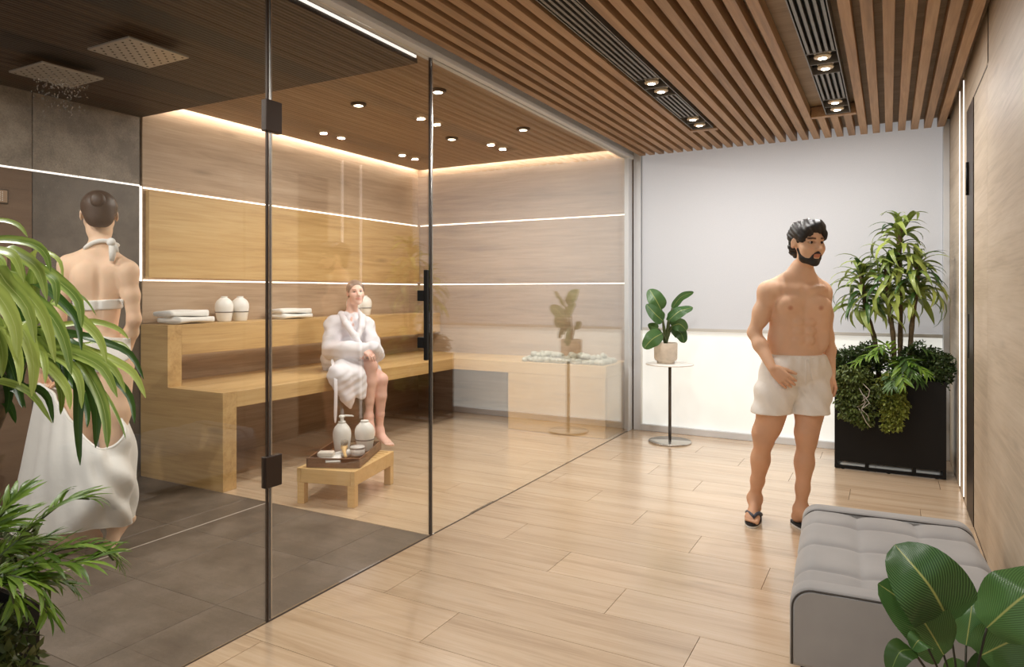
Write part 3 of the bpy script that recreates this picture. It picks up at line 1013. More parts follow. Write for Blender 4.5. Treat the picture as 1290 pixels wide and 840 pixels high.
    H = head_into(S, HC, HB, s)
    tint = head_tint(HC, HB, s, (.68, .43, .41), (.16, .12, .11))
    nip = [T(-.088, .118, -.005), T(.088, .118, -.005)]
    def col(V):
        Tn = np.ones((len(V), 3))
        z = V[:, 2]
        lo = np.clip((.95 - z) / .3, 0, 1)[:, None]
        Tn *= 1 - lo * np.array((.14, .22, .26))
        for n_ in nip:
            d = np.linalg.norm(V - n_, axis=1)
            m = np.clip(1.3 - d / .016, 0, 1)[:, None]
            Tn = Tn * (1 - m) + np.array((.66, .42, .38)) * m
        for hx in (WR_, WL):
            d = np.linalg.norm(V - (hx - UP * .09), axis=1)
            m = np.clip(1.2 - d / .12, 0, 1)[:, None]
            Tn *= 1 - m * np.array((.02, .10, .12))
        return tint(V, Tn)
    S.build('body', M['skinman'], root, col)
    eyes_of(root, H, s, HB, M['irisdark'])
    # hair: a swept mass with locks, open at the face
    Hh = Field(HC - .24, HC + .24, .0042)
    Hh.ell(H(0, -.016, .050), np.array((.084, .102, .082)) * s, HB, .01)
    Hh.ell(H(.012, .040, .098), np.array((.062, .058, .034)) * s, HB, .03)
    for sx in (-1, 1):
        Hh.ell(H(sx * .066, .028, .052), np.array((.018, .032, .045)) * s, HB, .025)
    Hh.cap(H(-.052, .066, .075), H(-.072, .046, .022), .016 * s, .009 * s, .02)
    Hh.cap(H(.030, .082, .088), H(.066, .066, .030), .018 * s, .009 * s, .02)
    Hh.cap(H(.0, .074, .100), H(-.045, .070, .082), .018 * s, .016 * s, .02)
    Hh.ell(H(0, -.066, -.02), np.array((.062, .034, .062)) * s, HB, .03)
    Hh.ell(H(.004, .108, .008), np.array((.056, .050, .064)) * s, HB, .012, 's')
    Hh.ell(H(0, .05, -.085), np.array((.13, .095, .085)) * s, HB, .012, 's')
    for sx in (-1, 1):
        Hh.ell(H(sx * .085, -.006, -.012), np.array((.022, .022, .032)) * s, HB, .01, 's')
    X, Y, Z = Hh.grid()
    q = [((X - HC[0]) * HB[i][0] + (Y - HC[1]) * HB[i][1] + (Z - HC[2]) * HB[i][2]) / s for i in range(3)]
    ph = np.arctan2(q[0] - .012, q[2] + .03) * 11 + q[1] * 60
    Hh.D += (.0032 * np.sin(ph) + .0018 * np.sin(ph * 2.3 + q[2] * 90)).astype(np.float32)
    Hh.build('hair', M['hairblack'], root, label='swept black hair')
    Bd = Field(HC - .2, HC + .2, .004)
    Bd.ell(H(0, .031, -.074), np.array((.0600, .0560, .0445)) * s, HB, .01)
    Bd.ell(H(0, .070, -.100), np.array((.026, .024, .020)) * s, HB, .025)
    Bd.cap(H(-.062, .012, -.03), H(-.052, .04, -.075), .008 * s, .012 * s, .015)
    Bd.cap(H(.062, .012, -.03), H(.052, .04, -.075), .008 * s, .012 * s, .015)
    Bd.cap(H(-.024, .088, -.050), H(0, .098, -.0435), .0045 * s, .0058 * s, .006)
    Bd.cap(H(.024, .088, -.050), H(0, .098, -.0435), .0045 * s, .0058 * s, .006)
    Bd.cap(H(-.024, .088, -.050), H(-.026, .082, -.075), .005 * s, .007 * s, .008)
    Bd.cap(H(.024, .088, -.050), H(.026, .082, -.075), .005 * s, .007 * s, .008)
    Bd.ell(H(0, .096, -.0585), np.array((.0185, .03, .0052)) * s, HB, .003, 's')
    Bd.ell(H(0, .02, -.128), np.array((.06, .055, .028)) * s, HB, .01, 's')
    for sx in (-1, 1):
        Bd.ell(H(sx * .040, .075, -.030), np.array((.026, .045, .030)) * s, HB, .006, 's')
    Bd.build('beard', M['hairblack'], root, label='short dark beard')
    # swim shorts
    W = Field((-1.2, 3.8, .66), (-.1, 4.95, 1.16), .0055)
    W.ell(PE + UP * .0, (.182, .130, .13), B, .04)
    W.ell(PE + UP * .055, (.170, .118, .09), B, .04)
    hemR, hemL = P(970, 517, -.03), P(1020, 518, -.035)
    W.chain([HR + UP * .02, HR * .5 + hemR * .5, hemR - UP * .03], [.118, .114, .112], .03)
    W.chain([HL + UP * .02, HL * .5 + hemL * .5, hemL - UP * .03], [.118, .116, .116], .03)
    X, Y, Z = W.grid()
    u = (X - PE[0]) * Lf[0] + (Y - PE[1]) * Lf[1]
    v = (X - PE[0]) * Fw[0] + (Y - PE[1]) * Fw[1]
    zz = Z - PE[2]
    W.D += (.0045 * np.sin(u * 60 + zz * 40) * np.clip(.06 - zz, 0, .1) * 10 + .0025 * np.sin(np.arctan2(u, v) * 16) * np.clip((zz + .02) * 20, 0, 1)).astype(np.float32)
    W.cut(P(1003, 446, 0), UP)
    W.D = np.maximum(W.D, ((W.ax[2][None, None, :] * 0 - Z) + P(990, 519)[2] + 0 * X).astype(np.float32))
    W.build('swim_shorts', M['shorts'], root, label='loose white swim shorts with a drawcord')
    sh = root.children[-1]
    L0 = root.location
    wb_ = MB()
    pts = [T(.165 * math.sin(a), .117 * math.cos(a), 0, A3(P(1003, 449))) for a in np.linspace(0, 2 * PI, 40)]
    wb_.tube([Vector(p) - L0 for p in pts], .011, 6)
    wb_.build('waistband', M['shorts'], sh)
    co = MB()
    for dx, ln in ((-.012, .15), (.014, .12)):
        p0 = T(.02 + dx * .3, .148, .0, A3(P(1003, 450)))
        co.tube([Vector(p0 + Lf * dx * t_ * 1.2 - UP * ln * t_ + Fw * .022 * t_) - L0 for t_ in np.linspace(0, 1, 8)], .0028, 6)
    co.build('drawcord', M['cord'], sh)
    for (hl, dr, bg, nm) in ((fr_h, rd, 1, 'R'), (fl_h, ld, -1, 'L')):
        sd = np.cross(UP, dr) * bg
        ff = None
        outl = []
        for t_ in np.linspace(0, 2 * PI, 28, endpoint=False):
            yv = .125 + .15 * math.cos(t_)
            wv = .047 + .010 * math.cos(t_)
            outl.append(hl + dr * (yv - .012) + sd * wv * math.sin(t_))
        def slab(z0, z1, g=0.0):
            m_ = MB()
            c_ = sum(outl) / len(outl)
            vs_ = [Vector((*(q + (q - c_) * g)[:2], z0)) - L0 for q in outl] + [Vector((*(q + (q - c_) * g)[:2], z1)) - L0 for q in outl]
            n_ = len(outl)
            return m_.add(vs_, [tuple(reversed(range(n_))), tuple(range(n_, 2 * n_))] + [(i, (i + 1) % n_, (i + 1) % n_ + n_, i + n_) for i in range(n_)])
        ff = slab(.011, .025).build('flip_flop', M['sole'], root)
        slab(.001, .011, .02).build('outsole', M['solewhite'], ff)
        st = MB()
        tip = hl + dr * .225 + sd * .012 + UP * .012
        for e in (1, -1):
            a0 = hl + dr * .10 + sd * .043 * e + UP * .015
            mid = hl + dr * .165 + sd * .034 * e + UP * .052
            pts = [Vector((1 - t_) ** 2 * a0 + 2 * t_ * (1 - t_) * mid + t_ ** 2 * (tip + UP * .022)) - L0 for t_ in np.linspace(0, 1, 9)]
            st.tube(pts, [.010, .012, .013, .013, .012, .011, .010, .009, .008], 8)
        st.tube([Vector(tip + UP * .02) - L0, Vector(tip) - L0], .005, 6)
        st.build('strap', M['strap'], ff)
    return root
make_man()

# ------------------------------------------------------------------ the woman under the shower, seen from behind
def shell(S, off, lo, hi):
    """a thin garment that follows the body: its surface offset by OFF inside the box lo..hi given as a function"""
    f = S.like()
    f.D = f.D - off
    return f

def make_bather():
    Zc = 3.90
    P = lambda x, y, d=0.0: A3(at(x, y, Zc + d))
    B = frame(A3(camdir(-.50, .86))); Lf, Fw = B[0], B[1]
    g = P(112, 684, 0)
    root = thing('person', 'woman in a white halter bikini seen from behind, holding a big white towel', 'person', (g[0], g[1], 0))
    S = Field((-4.55, 1.85, -.02), (-3.45, 2.85, 2.05), .0058)
    k = 1.13
    HC = P(125, 272, .02)
    HB = frame(A3(camdir(-.52, .86, -.05)))
    CH = P(124, 356, .02); WA = P(124, 398, .02); PE = P(124, 442, .02)
    S.ell(CH, (.118 * k, .085 * k, .165 * k), B, .05)
    S.ell(WA, (.092 * k, .074 * k, .12 * k), B, .07)
    S.ell(PE, (.135 * k, .095 * k, .10 * k), B, .08)
    for sx in (-1, 1):
        S.ell(PE - Fw * .045 + Lf * .065 * sx * k - UP * .045, (.078, .075, .080), B, .04)
        S.ell(CH - Fw * .055 + Lf * .065 * k * sx + UP * .02, (.06, .035, .085), B, .05)
    S.cap(CH - Fw * .105 + UP * .10, WA - Fw * .092 - UP * .06, .006, .006, .03, 's')
    SLf, SRt = P(87, 334, .0), P(161, 341, .02)
    S.cap(SLf, SRt, .048, .048, .05)
    S.cap(P(127, 322, .02), P(126, 295, .03), .056, .052, .03)
    for q in (SLf, SRt):
        S.cap(P(127, 313, .02), q + UP * .008, .040, .040, .05)
    EL, WL = P(74, 402, .0), P(50, 468, .02)
    ER, WR_ = P(169, 402, .03), P(158, 448, .16)
    for s_, e_, w_ in ((SLf, EL, WL), (SRt, ER, WR_)):
        S.ell(s_ - UP * .03, (.047, .050, .070), B, .03)
        m = s_ * .5 + e_ * .5
        S.chain([s_ - UP * .02, m, e_], [.046, .043, .034], .03)
        m2 = e_ * .65 + w_ * .35
        S.chain([e_, m2, w_], [.035, .037, .024], .025)
    hand_into(S, WL, A3(camdir(-.05, .25, -.9)), A3(camdir(.9, .3, 0)), A3(camdir(0.2, .9, 0)), 1.0, (45, 60, 40), 3, (25, 30))
    hand_into(S, WR_, A3(camdir(-.7, .45, -.45)), A3(camdir(-.4, -.6, -.3)), A3(camdir(.1, .3, .9)), 1.0, (25, 40, 30), 4, (25, 25))
    HL, HR_ = P(103, 462, .02), P(145, 462, .03)
    KL, KR = P(104, 575, .0), P(141, 572, -.02)
    AL, AR = P(112, 662, .0), P(145, 660, .02)
    for h_, k_, a_ in ((HL, KL, AL), (HR_, KR, AR)):
        m = h_ * .5 + k_ * .5
        S.chain([h_, m, k_], [.098, .084, .056], .04)
        c = k_ * .68 + a_ * .32
        S.chain([k_, c, k_ * .3 + a_ * .7, a_], [.052, .052, .038, .030], .03)
        S.ell(c - Fw * .018, (.044, .044, .09), B, .03)
    hl = A3((AL[0], AL[1], .002)) + Lf * -.02
    ld = A3(camdir(-.95, -.05))
    foot_into(S, AL, hl - ld * .03, hl + ld * .19, UP, 1.05, -1)
    rd = A3(camdir(-.30, -.45, -.25)); rd2 = rd / np.linalg.norm(rd)
    br = P(140, 688, -.04); br[2] = .004
    rdir = A3(camdir(-.30, -.9)); 
    heel = br - rdir * .15; heel[2] = .10
    fdir = br - heel; fdir /= np.linalg.norm(fdir)
    upv = np.cross(np.cross(fdir, UP), fdir); upv /= np.linalg.norm(upv)
    foot_into(S, AR, heel, br, upv, .98, 1)
    H = head_into(S, HC, HB, k, True)
    tint = head_tint(HC, HB, k, (.8, .5, .46), (.35, .25, .2))
    def col(V):
        T = np.ones((len(V), 3))
        for q, r_ in ((EL, .06), (ER, .06), (WL - UP * .08, .1), (AL - UP * .05, .1), (AR - UP * .05, .1)):
            m = np.clip(1.2 - np.linalg.norm(V - q, axis=1) / r_, 0, 1)[:, None]
            T *= 1 - m * np.array((.01, .09, .11))
        return tint(V, T)
    S.build('body', M['skinback'], root, col)
    eyes_of(root, H, k, HB, M['irisdark'])
    Hh = Field(HC - .24, HC + .24, .0045)
    Hh.ell(H(0, -.018, .040), np.array((.0815, .100, .086)) * k, HB, .01)
    Hh.ell(H(0, -.060, -.018), np.array((.062, .045, .052)) * k, HB, .03)
    Hh.ell(H(0, .10, -.03), np.array((.085, .090, .110)) * k, HB, .015, 's')
    Hh.ell(H(0, -.03, -.115), np.array((.12, .12, .05)) * k, HB, .01, 's')
    for sx in (-1, 1):
        Hh.ell(H(sx * .085, -.004, -.020), np.array((.022, .028, .045)) * k, HB, .01, 's')
    X, Y, Z = Hh.grid()
    hr = Hh.build('hair', M['hairbrown'], root, label='smooth brown hair pinned up')
    Bn = Field(HC - .24, HC + .24, .0045)
    Bn.ell(H(.006, -.108, .062), np.array((.034, .022, .038)) * k, HB, .01)
    Bn.build('bun', M['hairbrown'], hr)
    # bikini: thin shells over the body
    def band(name, zc, zh, off, cond=None, parent=root, mat=M['whitecloth']):
        f = S.like(); X, Y, Z = f.grid()
        ux = (X - PE[0]) * Lf[0] + (Y - PE[1]) * Lf[1]
        D = f.D - off
        D = np.maximum(D, np.abs(Z - (zc(ux) if callable(zc) else zc)) - (zh(ux) if callable(zh) else zh))
        D = np.maximum(D, np.abs(ux - .005) - (cond or .2))
        f.D = D.astype(np.float32)
        return f.build(name, mat, parent, smooth=1)
    z1 = P(126, 384)[2]
    top = band('bikini_top', lambda u: z1 - .05 * u, .028, .007, .128)
    z2 = P(124, 447)[2]
    bt = band('bikini_bottom', lambda u: z2 + .012 + .9 * np.abs(u - .01) ** 2, lambda u: np.maximum(.105 - .30 * np.abs(u - .01), .035), .007, .165)
    hb = MB()
    pts = []
    for a in np.linspace(-1.5, 1.5, 21):
        pts.append(P(128, 310, .02) + Lf * math.sin(a) * .078 - Fw * (math.cos(a) * .072 - .006) - UP * (.030 * abs(math.sin(a)) ** 2 - .026 + .008 * a))
    hb.tube([Vector(p) - root.location for p in pts], .013, 8)
    hb.build('halter_strap', M['whitecloth'], top)
    kn = MB()
    kp = P(140, 305, -.055)
    bm = bmesh.new(); bmesh.ops.create_uvsphere(bm, u_segments=14, v_segments=10, radius=1)
    kn.bm(bm, True, Matrix.Translation(Vector(kp) - root.location) @ Matrix.Diagonal((.028, .022, .024, 1)))
    kn.tube([Vector(kp) - root.location, Vector(kp - UP * .05 - Lf * .008) - root.location, Vector(kp - UP * .105 - Lf * .004) - root.location], [.014, .020, .013], 8)
    kn.tube([Vector(kp) - root.location, Vector(kp - UP * .03 + Lf * -.022) - root.location, Vector(kp - UP * .055 - Lf * .03) - root.location], [.012, .015, .008], 8)
    kn.build('knot', M['whitecloth'], top)
    # the towel she carries: a wide sheet swept round her calves
    cols = [((52, 484, .03), (34, 575, .10), (9, 660, .16)),
            ((62, 492, -.09), (45, 580, -.07), (22, 674, -.06)),
            ((80, 517, -.17), (70, 600, -.22), (60, 674, -.20)),
            ((102, 547, -.21), (101, 612, -.28), (100, 668, -.24)),
            ((126, 566, -.21), (131, 617, -.28), (136, 664, -.20)),
            ((148, 558, -.14), (160, 610, -.15), (159, 660, -.10)),
            ((156, 522, -.02), (168, 585, .02), (166, 652, .0)),
            ((152, 500, .13), (160, 575, .20), (158, 640, .14)),
            ((100, 500, .22), (95, 580, .30), (85, 655, .30))]
    C3 = np.array([[P(*q) for q in c] for c in cols])
    nU, nV = 132, 46
    nC = len(cols)
    G = []
    for j in range(nV):
        v = j / (nV - 1)
        row_ = []
        for i in range(nU):
            u = i / nU * nC
            i1 = int(u) % nC; t = u - int(u)
            q = [C3[(i1 + o) % nC] for o in (-1, 0, 1, 2)]
            cr = lambda a, b, c, d: .5 * (2 * b + (c - a) * t + (2 * a - 5 * b + 4 * c - d) * t * t + (3 * b - a - 3 * c + d) * t ** 3)
            tp, md, bt_ = [cr(q[0][r_], q[1][r_], q[2][r_], q[3][r_]) for r_ in range(3)]
            p = (1 - v) * (1 - 2 * v) * tp + 4 * v * (1 - v) * md + v * (2 * v - 1) * bt_
            row_.append(p)
        G.append(row_)
    G = np.array(G)
    cen = G.mean(1, keepdims=True)
    nrm = G - cen; nrm[..., 2] = 0; nrm /= np.linalg.norm(nrm, axis=2, keepdims=True) + 1e-9
    vv = np.linspace(0, 1, nV)[:, None]; uu = (np.arange(nU) / nU * nC)[None, :]
    right = np.exp(-((uu - 5.2) / 1.4) ** 2)
    dsp = .014 * np.sin(2 * PI * (uu * .6 + vv * .5)) * (.3 + .7 * vv)
    dsp += .005 * np.sin(2 * PI * (uu * 1.3 - vv * .9) + 1)
    dsp += right * .020 * np.sin(2 * PI * (vv * 2.0 - (uu - 4) * .6))
    dsp += .012 * np.sin(2 * PI * (vv * 1.6 + (uu - 3) * .35)) * np.exp(-((uu - 3.5) / 1.2) ** 2)
    G = G + nrm * dsp[..., None]
    tw_c = P(112, 640); 
    tr = thing('bath_towel', 'large white towel draped low around the standing woman and over her heels', 'towel', (tw_c[0], tw_c[1], float(G[..., 2].min())))
    mb = MB().grid([[Vector(p) - tr.location for p in r_] for r_ in G], True, closed_u=True)
    o = mb.build('sheet', M['whitecloth'], tr)
    md = o.modifiers.new('thickness', 'SOLIDIFY'); md.thickness = .012; md.offset = 0
    hm = MB()
    hm.tube([Vector(p) - tr.location for p in list(G[-1]) + [G[-1][0]]], .008, 6, cap=False)
    hm.tube([Vector(p) - tr.location for p in list(G[0]) + [G[0][0]]], .009, 6, cap=False)
    hm.build('hem', M['whitecloth'], tr)
make_bather()

# ------------------------------------------------------------------ the woman in the bathrobe on the sauna bench
def make_sitter():
    Zc = 6.30
    P = lambda x, y, d=0.0: A3(at(x, y, Zc + d))
    B = frame(A3(camdir(.55, -.84))); Lf, Fw = B[0], B[1]
    PE = P(434, 452, .10)
    root = thing('person', 'blond woman in a white bathrobe sitting on the sauna bench with crossed legs', 'person', (PE[0], PE[1], .704))
    S = Field((-4.75, 4.35, .05), (-3.6, 5.45, 1.60), .0062)
    CH = P(440, 415, .06)
    S.ell(CH, (.15, .11, .17), B, .05)
    S.ell(P(437, 437, .08), (.13, .10, .13), B, .06)
    S.ell(PE, (.165, .13, .115), B, .06)
    SR, SL = P(420, 409, .0), P(461, 410, .10)
    S.cap(SR, SL, .05, .05, .05)
    HC = P(448, 369, .03); k = .95
    HB = frame(A3(camdir(.44, -.90, .04)), (-.10, -.02, 1))
    S.cap(P(443, 402, .05), P(444, 380, .05), .055, .048, .03)
    ER, WR_ = P(417, 441, -.12), P(457, 441, -.36)
    EL, WL = P(473, 446, -.06), P(469, 437, -.33)
    for s_, e_, w_ in ((SR, ER, WR_), (SL, EL, WL)):
        S.chain([s_, e_], [.045, .038], .03)
        S.chain([e_, w_], [.037, .025], .02)
    hand_into(S, WR_, A3(camdir(.75, -.30, -.35)), A3(camdir(-.1, .35, -.9)), A3(camdir(.2, .7, .6)), .95, (22, 30, 20), 4, (20, 25))
    hand_into(S, WL, A3(camdir(-.55, -.5, -.45)), A3(camdir(-.4, .3, -.85)), A3(camdir(-.3, .6, .6)), .95, (22, 30, 20), 4, (20, 25))
    HR_, HL = P(430, 456, .03), P(446, 456, .14)
    KR, AR = P(467, 461, -.28), P(465, 524, -.29)
    KL, AL = P(480, 478, -.22), P(478, 541, -.20)
    for h_, k_, a_ in ((HR_, KR, AR), (HL, KL, AL)):
        m = h_ * .5 + k_ * .5
        S.chain([h_, m, k_], [.092, .082, .060], .03)
        c = k_ * .68 + a_ * .32
        S.chain([k_, c, k_ * .3 + a_ * .7, a_], [.056, .053, .038, .030], .02)
        S.ell(c - A3(camdir(.72, -.7)) * .02, (.042, .042, .09), B, .03)
    d1 = A3(camdir(.22, -.40, -.80))
    u1 = A3(camdir(.55, -.70, .35)); u1 = u1 - d1 * (u1 @ d1); u1 /= np.linalg.norm(u1)
    foot_into(S, AR, AR - u1 * .045 - d1 * .02, AR - u1 * .028 + d1 * .15, u1, .95, -1)
    d2 = A3(camdir(.62, -.62, -.28))
    u2 = A3(camdir(.18, -.18, .9)); u2 = u2 - d2 * (u2 @ d2); u2 /= np.linalg.norm(u2)
    foot_into(S, AL, AL - u2 * .068 - d2 * .05, AL - u2 * .068 + d2 * .14, u2, .98, 1)
    H = head_into(S, HC, HB, k, True)
    tint = head_tint(HC, HB, k, (.86, .58, .58), (.58, .44, .40))
    def col(V):
        T = np.ones((len(V), 3))
        for q, r_ in ((KR, .07), (KL, .07), (AR - UP * .06, .12), (AL - UP * .05, .12), (WR_, .09), (WL, .09)):
            m = np.clip(1.2 - np.linalg.norm(V - q, axis=1) / r_, 0, 1)[:, None]
            T *= 1 - m * np.array((.01, .10, .10))
        return tint(V, T)
    S.build('body', M['skinpale'], root, col)
    eyes_of(root, H, k, HB, M['irisblue'])
    Hh = Field(HC - .24, HC + .24, .005)
    Hh.ell(H(0, -.018, .046), np.array((.080, .100, .084)) * k, HB, .01)
    Hh.ell(H(0, -.058, -.01), np.array((.066, .05, .07)) * k, HB, .03)
    Hh.ell(H(0, .112, .000), np.array((.064, .070, .080)) * k, HB, .02, 's')
    Hh.cap(H(-.055, .05, .07), H(-.072, .02, .02), .012 * k, .010 * k, .02); Hh.cap(H(.055, .05, .07), H(.072, .02, .02), .012 * k, .010 * k, .02)
    Hh.ell(H(0, .06, -.09), np.array((.12, .10, .09)) * k, HB, .015, 's')
    for sx in (-1, 1):
        Hh.ell(H(sx * .088, -.004, -.012), np.array((.022, .020, .032)) * k, HB, .01, 's')
    hr = Hh.build('hair', M['hairblond'], root, label='ash blond hair tied back')
    pt = Field(HC - .3, HC + .3, .006)
    pt.chain([H(0, -.10, .0), H(0, -.118, -.03), H(0, -.105, -.085)], [.030, .034, .016], .01)
    pt.build('ponytail', M['hairblond'], hr)
    # bathrobe
    W = Field((-4.85, 4.25, .25), (-3.65, 5.5, 1.42), .0068)
    W.ell(P(440, 421, .06), (.175, .14, .19), B, .05)
    W.ell(P(436, 447, .08), (.20, .165, .13), B, .06)
    W.cap(SR + UP * .0, SL + UP * .0, .075, .07, .05)
    W.cap(P(443, 400, .05), SR, .065, .075, .04); W.cap(P(443, 400, .05), SL, .065, .07, .04)
    W.chain([SR, SR * .45 + ER * .55 - Lf * -.0, ER, ER * .45 + WR_ * .55, WR_ * .96 + ER * .04], [.070, .078, .078, .076, .064], .03)
    W.chain([SL, SL * .45 + EL * .55, EL, WL * .9 + EL * .1], [.064, .072, .074, .062], .03)
    W.ell(PE + UP * -.0, (.215, .19, .13), B, .05)
    mR, mL = HR_ * .3 + KR * .7, HL * .35 + KL * .65
    W.cap(HR_, mR, .112, .092, .04); W.cap(HL, mL, .110, .090, .04)
    W.chain([HR_ * .6 + KR * .4, P(434, 474, -.46), P(438, 500, -.47), P(441, 513, -.47)], [.095, .082, .055, .018], .05)
    W.chain([HR_ * .35 + KR * .65, P(449, 474, -.40), P(453, 490, -.41), P(457, 499, -.42)], [.088, .074, .052, .022], .05)
    W.chain([HR_ * .8 + KR * .2, P(424, 472, -.50), P(427, 488, -.52)], [.095, .068, .04], .05)
    W.cap(mL, P(483, 496, -.14), .080, .03, .05)
    W.cap(P(420, 455, .08), P(409, 478, .0), .09, .035, .05)
    W.cap(P(441, 392, -.02), P(452, 425, -.08), .016, .03, .03, 's')
    X, Y, Z = W.grid()
    u = (X - PE[0]) * Lf[0] + (Y - PE[1]) * Lf[1]; v = (X - PE[0]) * Fw[0] + (Y - PE[1]) * Fw[1]; z = Z - PE[2]
    W.D += (.0026 * np.sin(u * 40 + z * 38 + 2 * np.sin(v * 9)) + .0022 * np.sin(z * 95 - u * 55 + v * 25) + .0030 * np.sin(np.arctan2(u, v + .25) * 22) * np.clip((.02 - z) * 9, 0, 1)).astype(np.float32)
    kneeR = A3(camdir(.6, -.75, -.1))
    W.ell(KR + kneeR * .05 - UP * .02, (.085, .075, .085), B, .02, 's')
    box = np.maximum(X - (-4.136), Z - .707) + 0 * Y
    W.D = np.maximum(W.D, -box.astype(np.float32))
    rb = W.build('bathrobe', M['robe'], root, label='white terry bathrobe')
    L0 = root.location
    lp = Field(P(440, 410, .03) - .35, P(440, 410, .03) + .35, .007)
    for pts in ([P(436, 396, .14), P(430, 396, .02), P(436, 408, -.13), P(446, 422, -.185), P(456, 437, -.19)],
                [P(436, 396, .14), P(449, 392, .13), P(457, 400, .0), P(456, 412, -.11), P(450, 426, -.16)]):
        lp.chain(pts, [.028, .030, .029, .028, .022], .015)
    lp.build('lapel', M['robe'], rb)
    bl = MB()
    def ribbon(pts, w):
        G_ = []
        for p in pts: G_.append([Vector(p - Lf * w) - L0, Vector(p + Lf * w) - L0])
        bl.grid(G_)
    ribbon([P(418, 452, -.20), P(420, 462, -.42), P(423, 474, -.60), P(423, 500, -.61), P(422, 536, -.60)], .016)
    b_ = bl.build('belt', M['robe'], rb)
    sm = b_.modifiers.new('thickness', 'SOLIDIFY'); sm.thickness = .008
    sb = b_.modifiers.new('smooth', 'SUBSURF'); sb.levels = 2; sb.render_levels = 2
make_sitter()

# ------------------------------------------------------------------ upholstered bench by the wood wall
def make_ottoman():
    W_, D_, z0, z1 = .72, 1.10, .075, .335
    t = thing('ottoman', 'grey upholstered ottoman with a tufted top beside the wood wall', 'ottoman', (-.315, 2.665, 0), R(3.5))
    fab = NT('grey_velour')
    tc = fab.n('TexCoord').outputs['Object']
    nz = fab.n('TexNoise', {'Vector': tc, 'Scale': 3.5, 'Detail': 5}).outputs['Fac']
    fn = fab.n('TexNoise', {'Vector': tc, 'Scale': 500, 'Detail': 2}).outputs['Fac']
    fab.bs(color=fab.ramp(nz, [(.3, srgb(150, 148, 148)), (.7, srgb(166, 164, 163))]), rough=.85, sheen=.35, spec=.2, normal=fab.bump(fn, .12, .002))
    fm = fab.m
    pipe = plain('dark_piping', srgb(74, 70, 67), .7)
    def prof(r, x0, x1, za, zb, n=8):
        pts = [(x0, za)]
        for i in range(n + 1):
            a = PI - i * PI / 2 / n
            pts.append((x0 + r + r * math.cos(a), zb - r + r * math.sin(a)))
        for i in range(n + 1):
            a = PI / 2 - i * PI / 2 / n
            pts.append((x1 - r + r * math.cos(a), zb - r + r * math.sin(a)))
        pts.append((x1, za))
        return pts
    for (ya, yb, nm) in ((0, .095, 'front_panel'), (D_ - .095, D_, 'back_panel')):
        P0 = prof(.075, 0, W_, z0, z1 + .030)
        c = .016
        Pi = prof(.065, c, W_ - c, z0 + c, z1 + .030 - c)
        n = len(P0)
        mb = MB()
        rings = [(Pi, ya), (prof(.072, .004, W_ - .004, z0 + .004, z1 + .026), ya + .004), (P0, ya + c), (P0, yb - c), (prof(.072, .004, W_ - .004, z0 + .004, z1 + .026), yb - .004), (Pi, yb)]
        mb.grid([[Vector((p[0], y_, p[1])) for p in rg] for rg, y_ in rings], True, closed_u=True)
        m_ = (len(rings) - 1) * n
        mb.f.append(tuple(range(n))); mb.sm.append(False)
        mb.f.append(tuple(reversed(range(m_, m_ + n)))); mb.sm.append(False)
        o = mb.build(nm, fm, t)
        pp = MB()
        for y_ in ((ya + .002, yb - .004) if nm == 'back_panel' else (ya + .002,)):
            q = prof(.070, .008, W_ - .008, z0 + .008, z1 + .021)
            pp.tube([(p[0], y_, p[1]) for p in q], .0035, 6)
        pp.build('piping', pipe, o)
    # tufted cushion
    P0 = prof(.07, .004, W_ - .004, z0, z1, 10)
    # resample the cross-section
    L = [0]
    for a, b in zip(P0[:-1], P0[1:]): L.append(L[-1] + math.dist(a, b))
    nU, nV = 96, 110
    ys = [.095, .25, .55, .85, 1.005]
    xs = [0, W_ / 3, 2 * W_ / 3, W_]
    G = []
    for j in range(nV):
        y_ = .095 + (D_ - .19) * j / (nV - 1)
        r_ = []
        for i in range(nU):
            s_ = L[-1] * i / (nU - 1)
            k = min(max(1, int(np.searchsorted(L, s_))), len(L) - 1)
            f = (s_ - L[k - 1]) / (L[k] - L[k - 1])
            x = P0[k - 1][0] * (1 - f) + P0[k][0] * f
            z = P0[k - 1][1] * (1 - f) + P0[k][1] * f
            dy = min(abs(y_ - q) for q in ys[1:-1])
            dx = min(abs(x - q) for q in xs[1:-1])
            top = max(0.0, min(1.0, (z - z0 - .10) / .12))
            g = 1 - math.exp(-dy / .022)
            h = 1 - math.exp(-dx / .030)
            b = .025 * (g ** .8) * (.55 + .45 * h) - .006 * (1 - h)
            if i == 0 or i == nU - 1: b = 0
            nx = (x - W_ / 2) / (W_ / 2)
            edge = max(0, (abs(nx) - .82) / .18)
            r_.append(Vector((x + math.copysign(.008 * g * edge, nx) * top, y_, z + b * top * (1 - .6 * edge) - .004)))
        G.append(r_)
    MB().grid(G, True).build('tufted_cushion', fm, t)
    for sx in (.004, W_ - .004):
        pp = MB().tube([(sx, y_, z0 + .15) for y_ in (.10, D_ - .10)], .003, 6)
    bx('base', (.05, W_ - .05, .05, D_ - .05, .03, z0 + .01), pipe, t)
    for x in (.06, W_ - .06):
        for y_ in (.06, D_ - .06):
            MB().lathe([(.022, 0), (.026, .05)], 12, (x, y_, 0)).build('leg', M['black'], t)
make_ottoman()

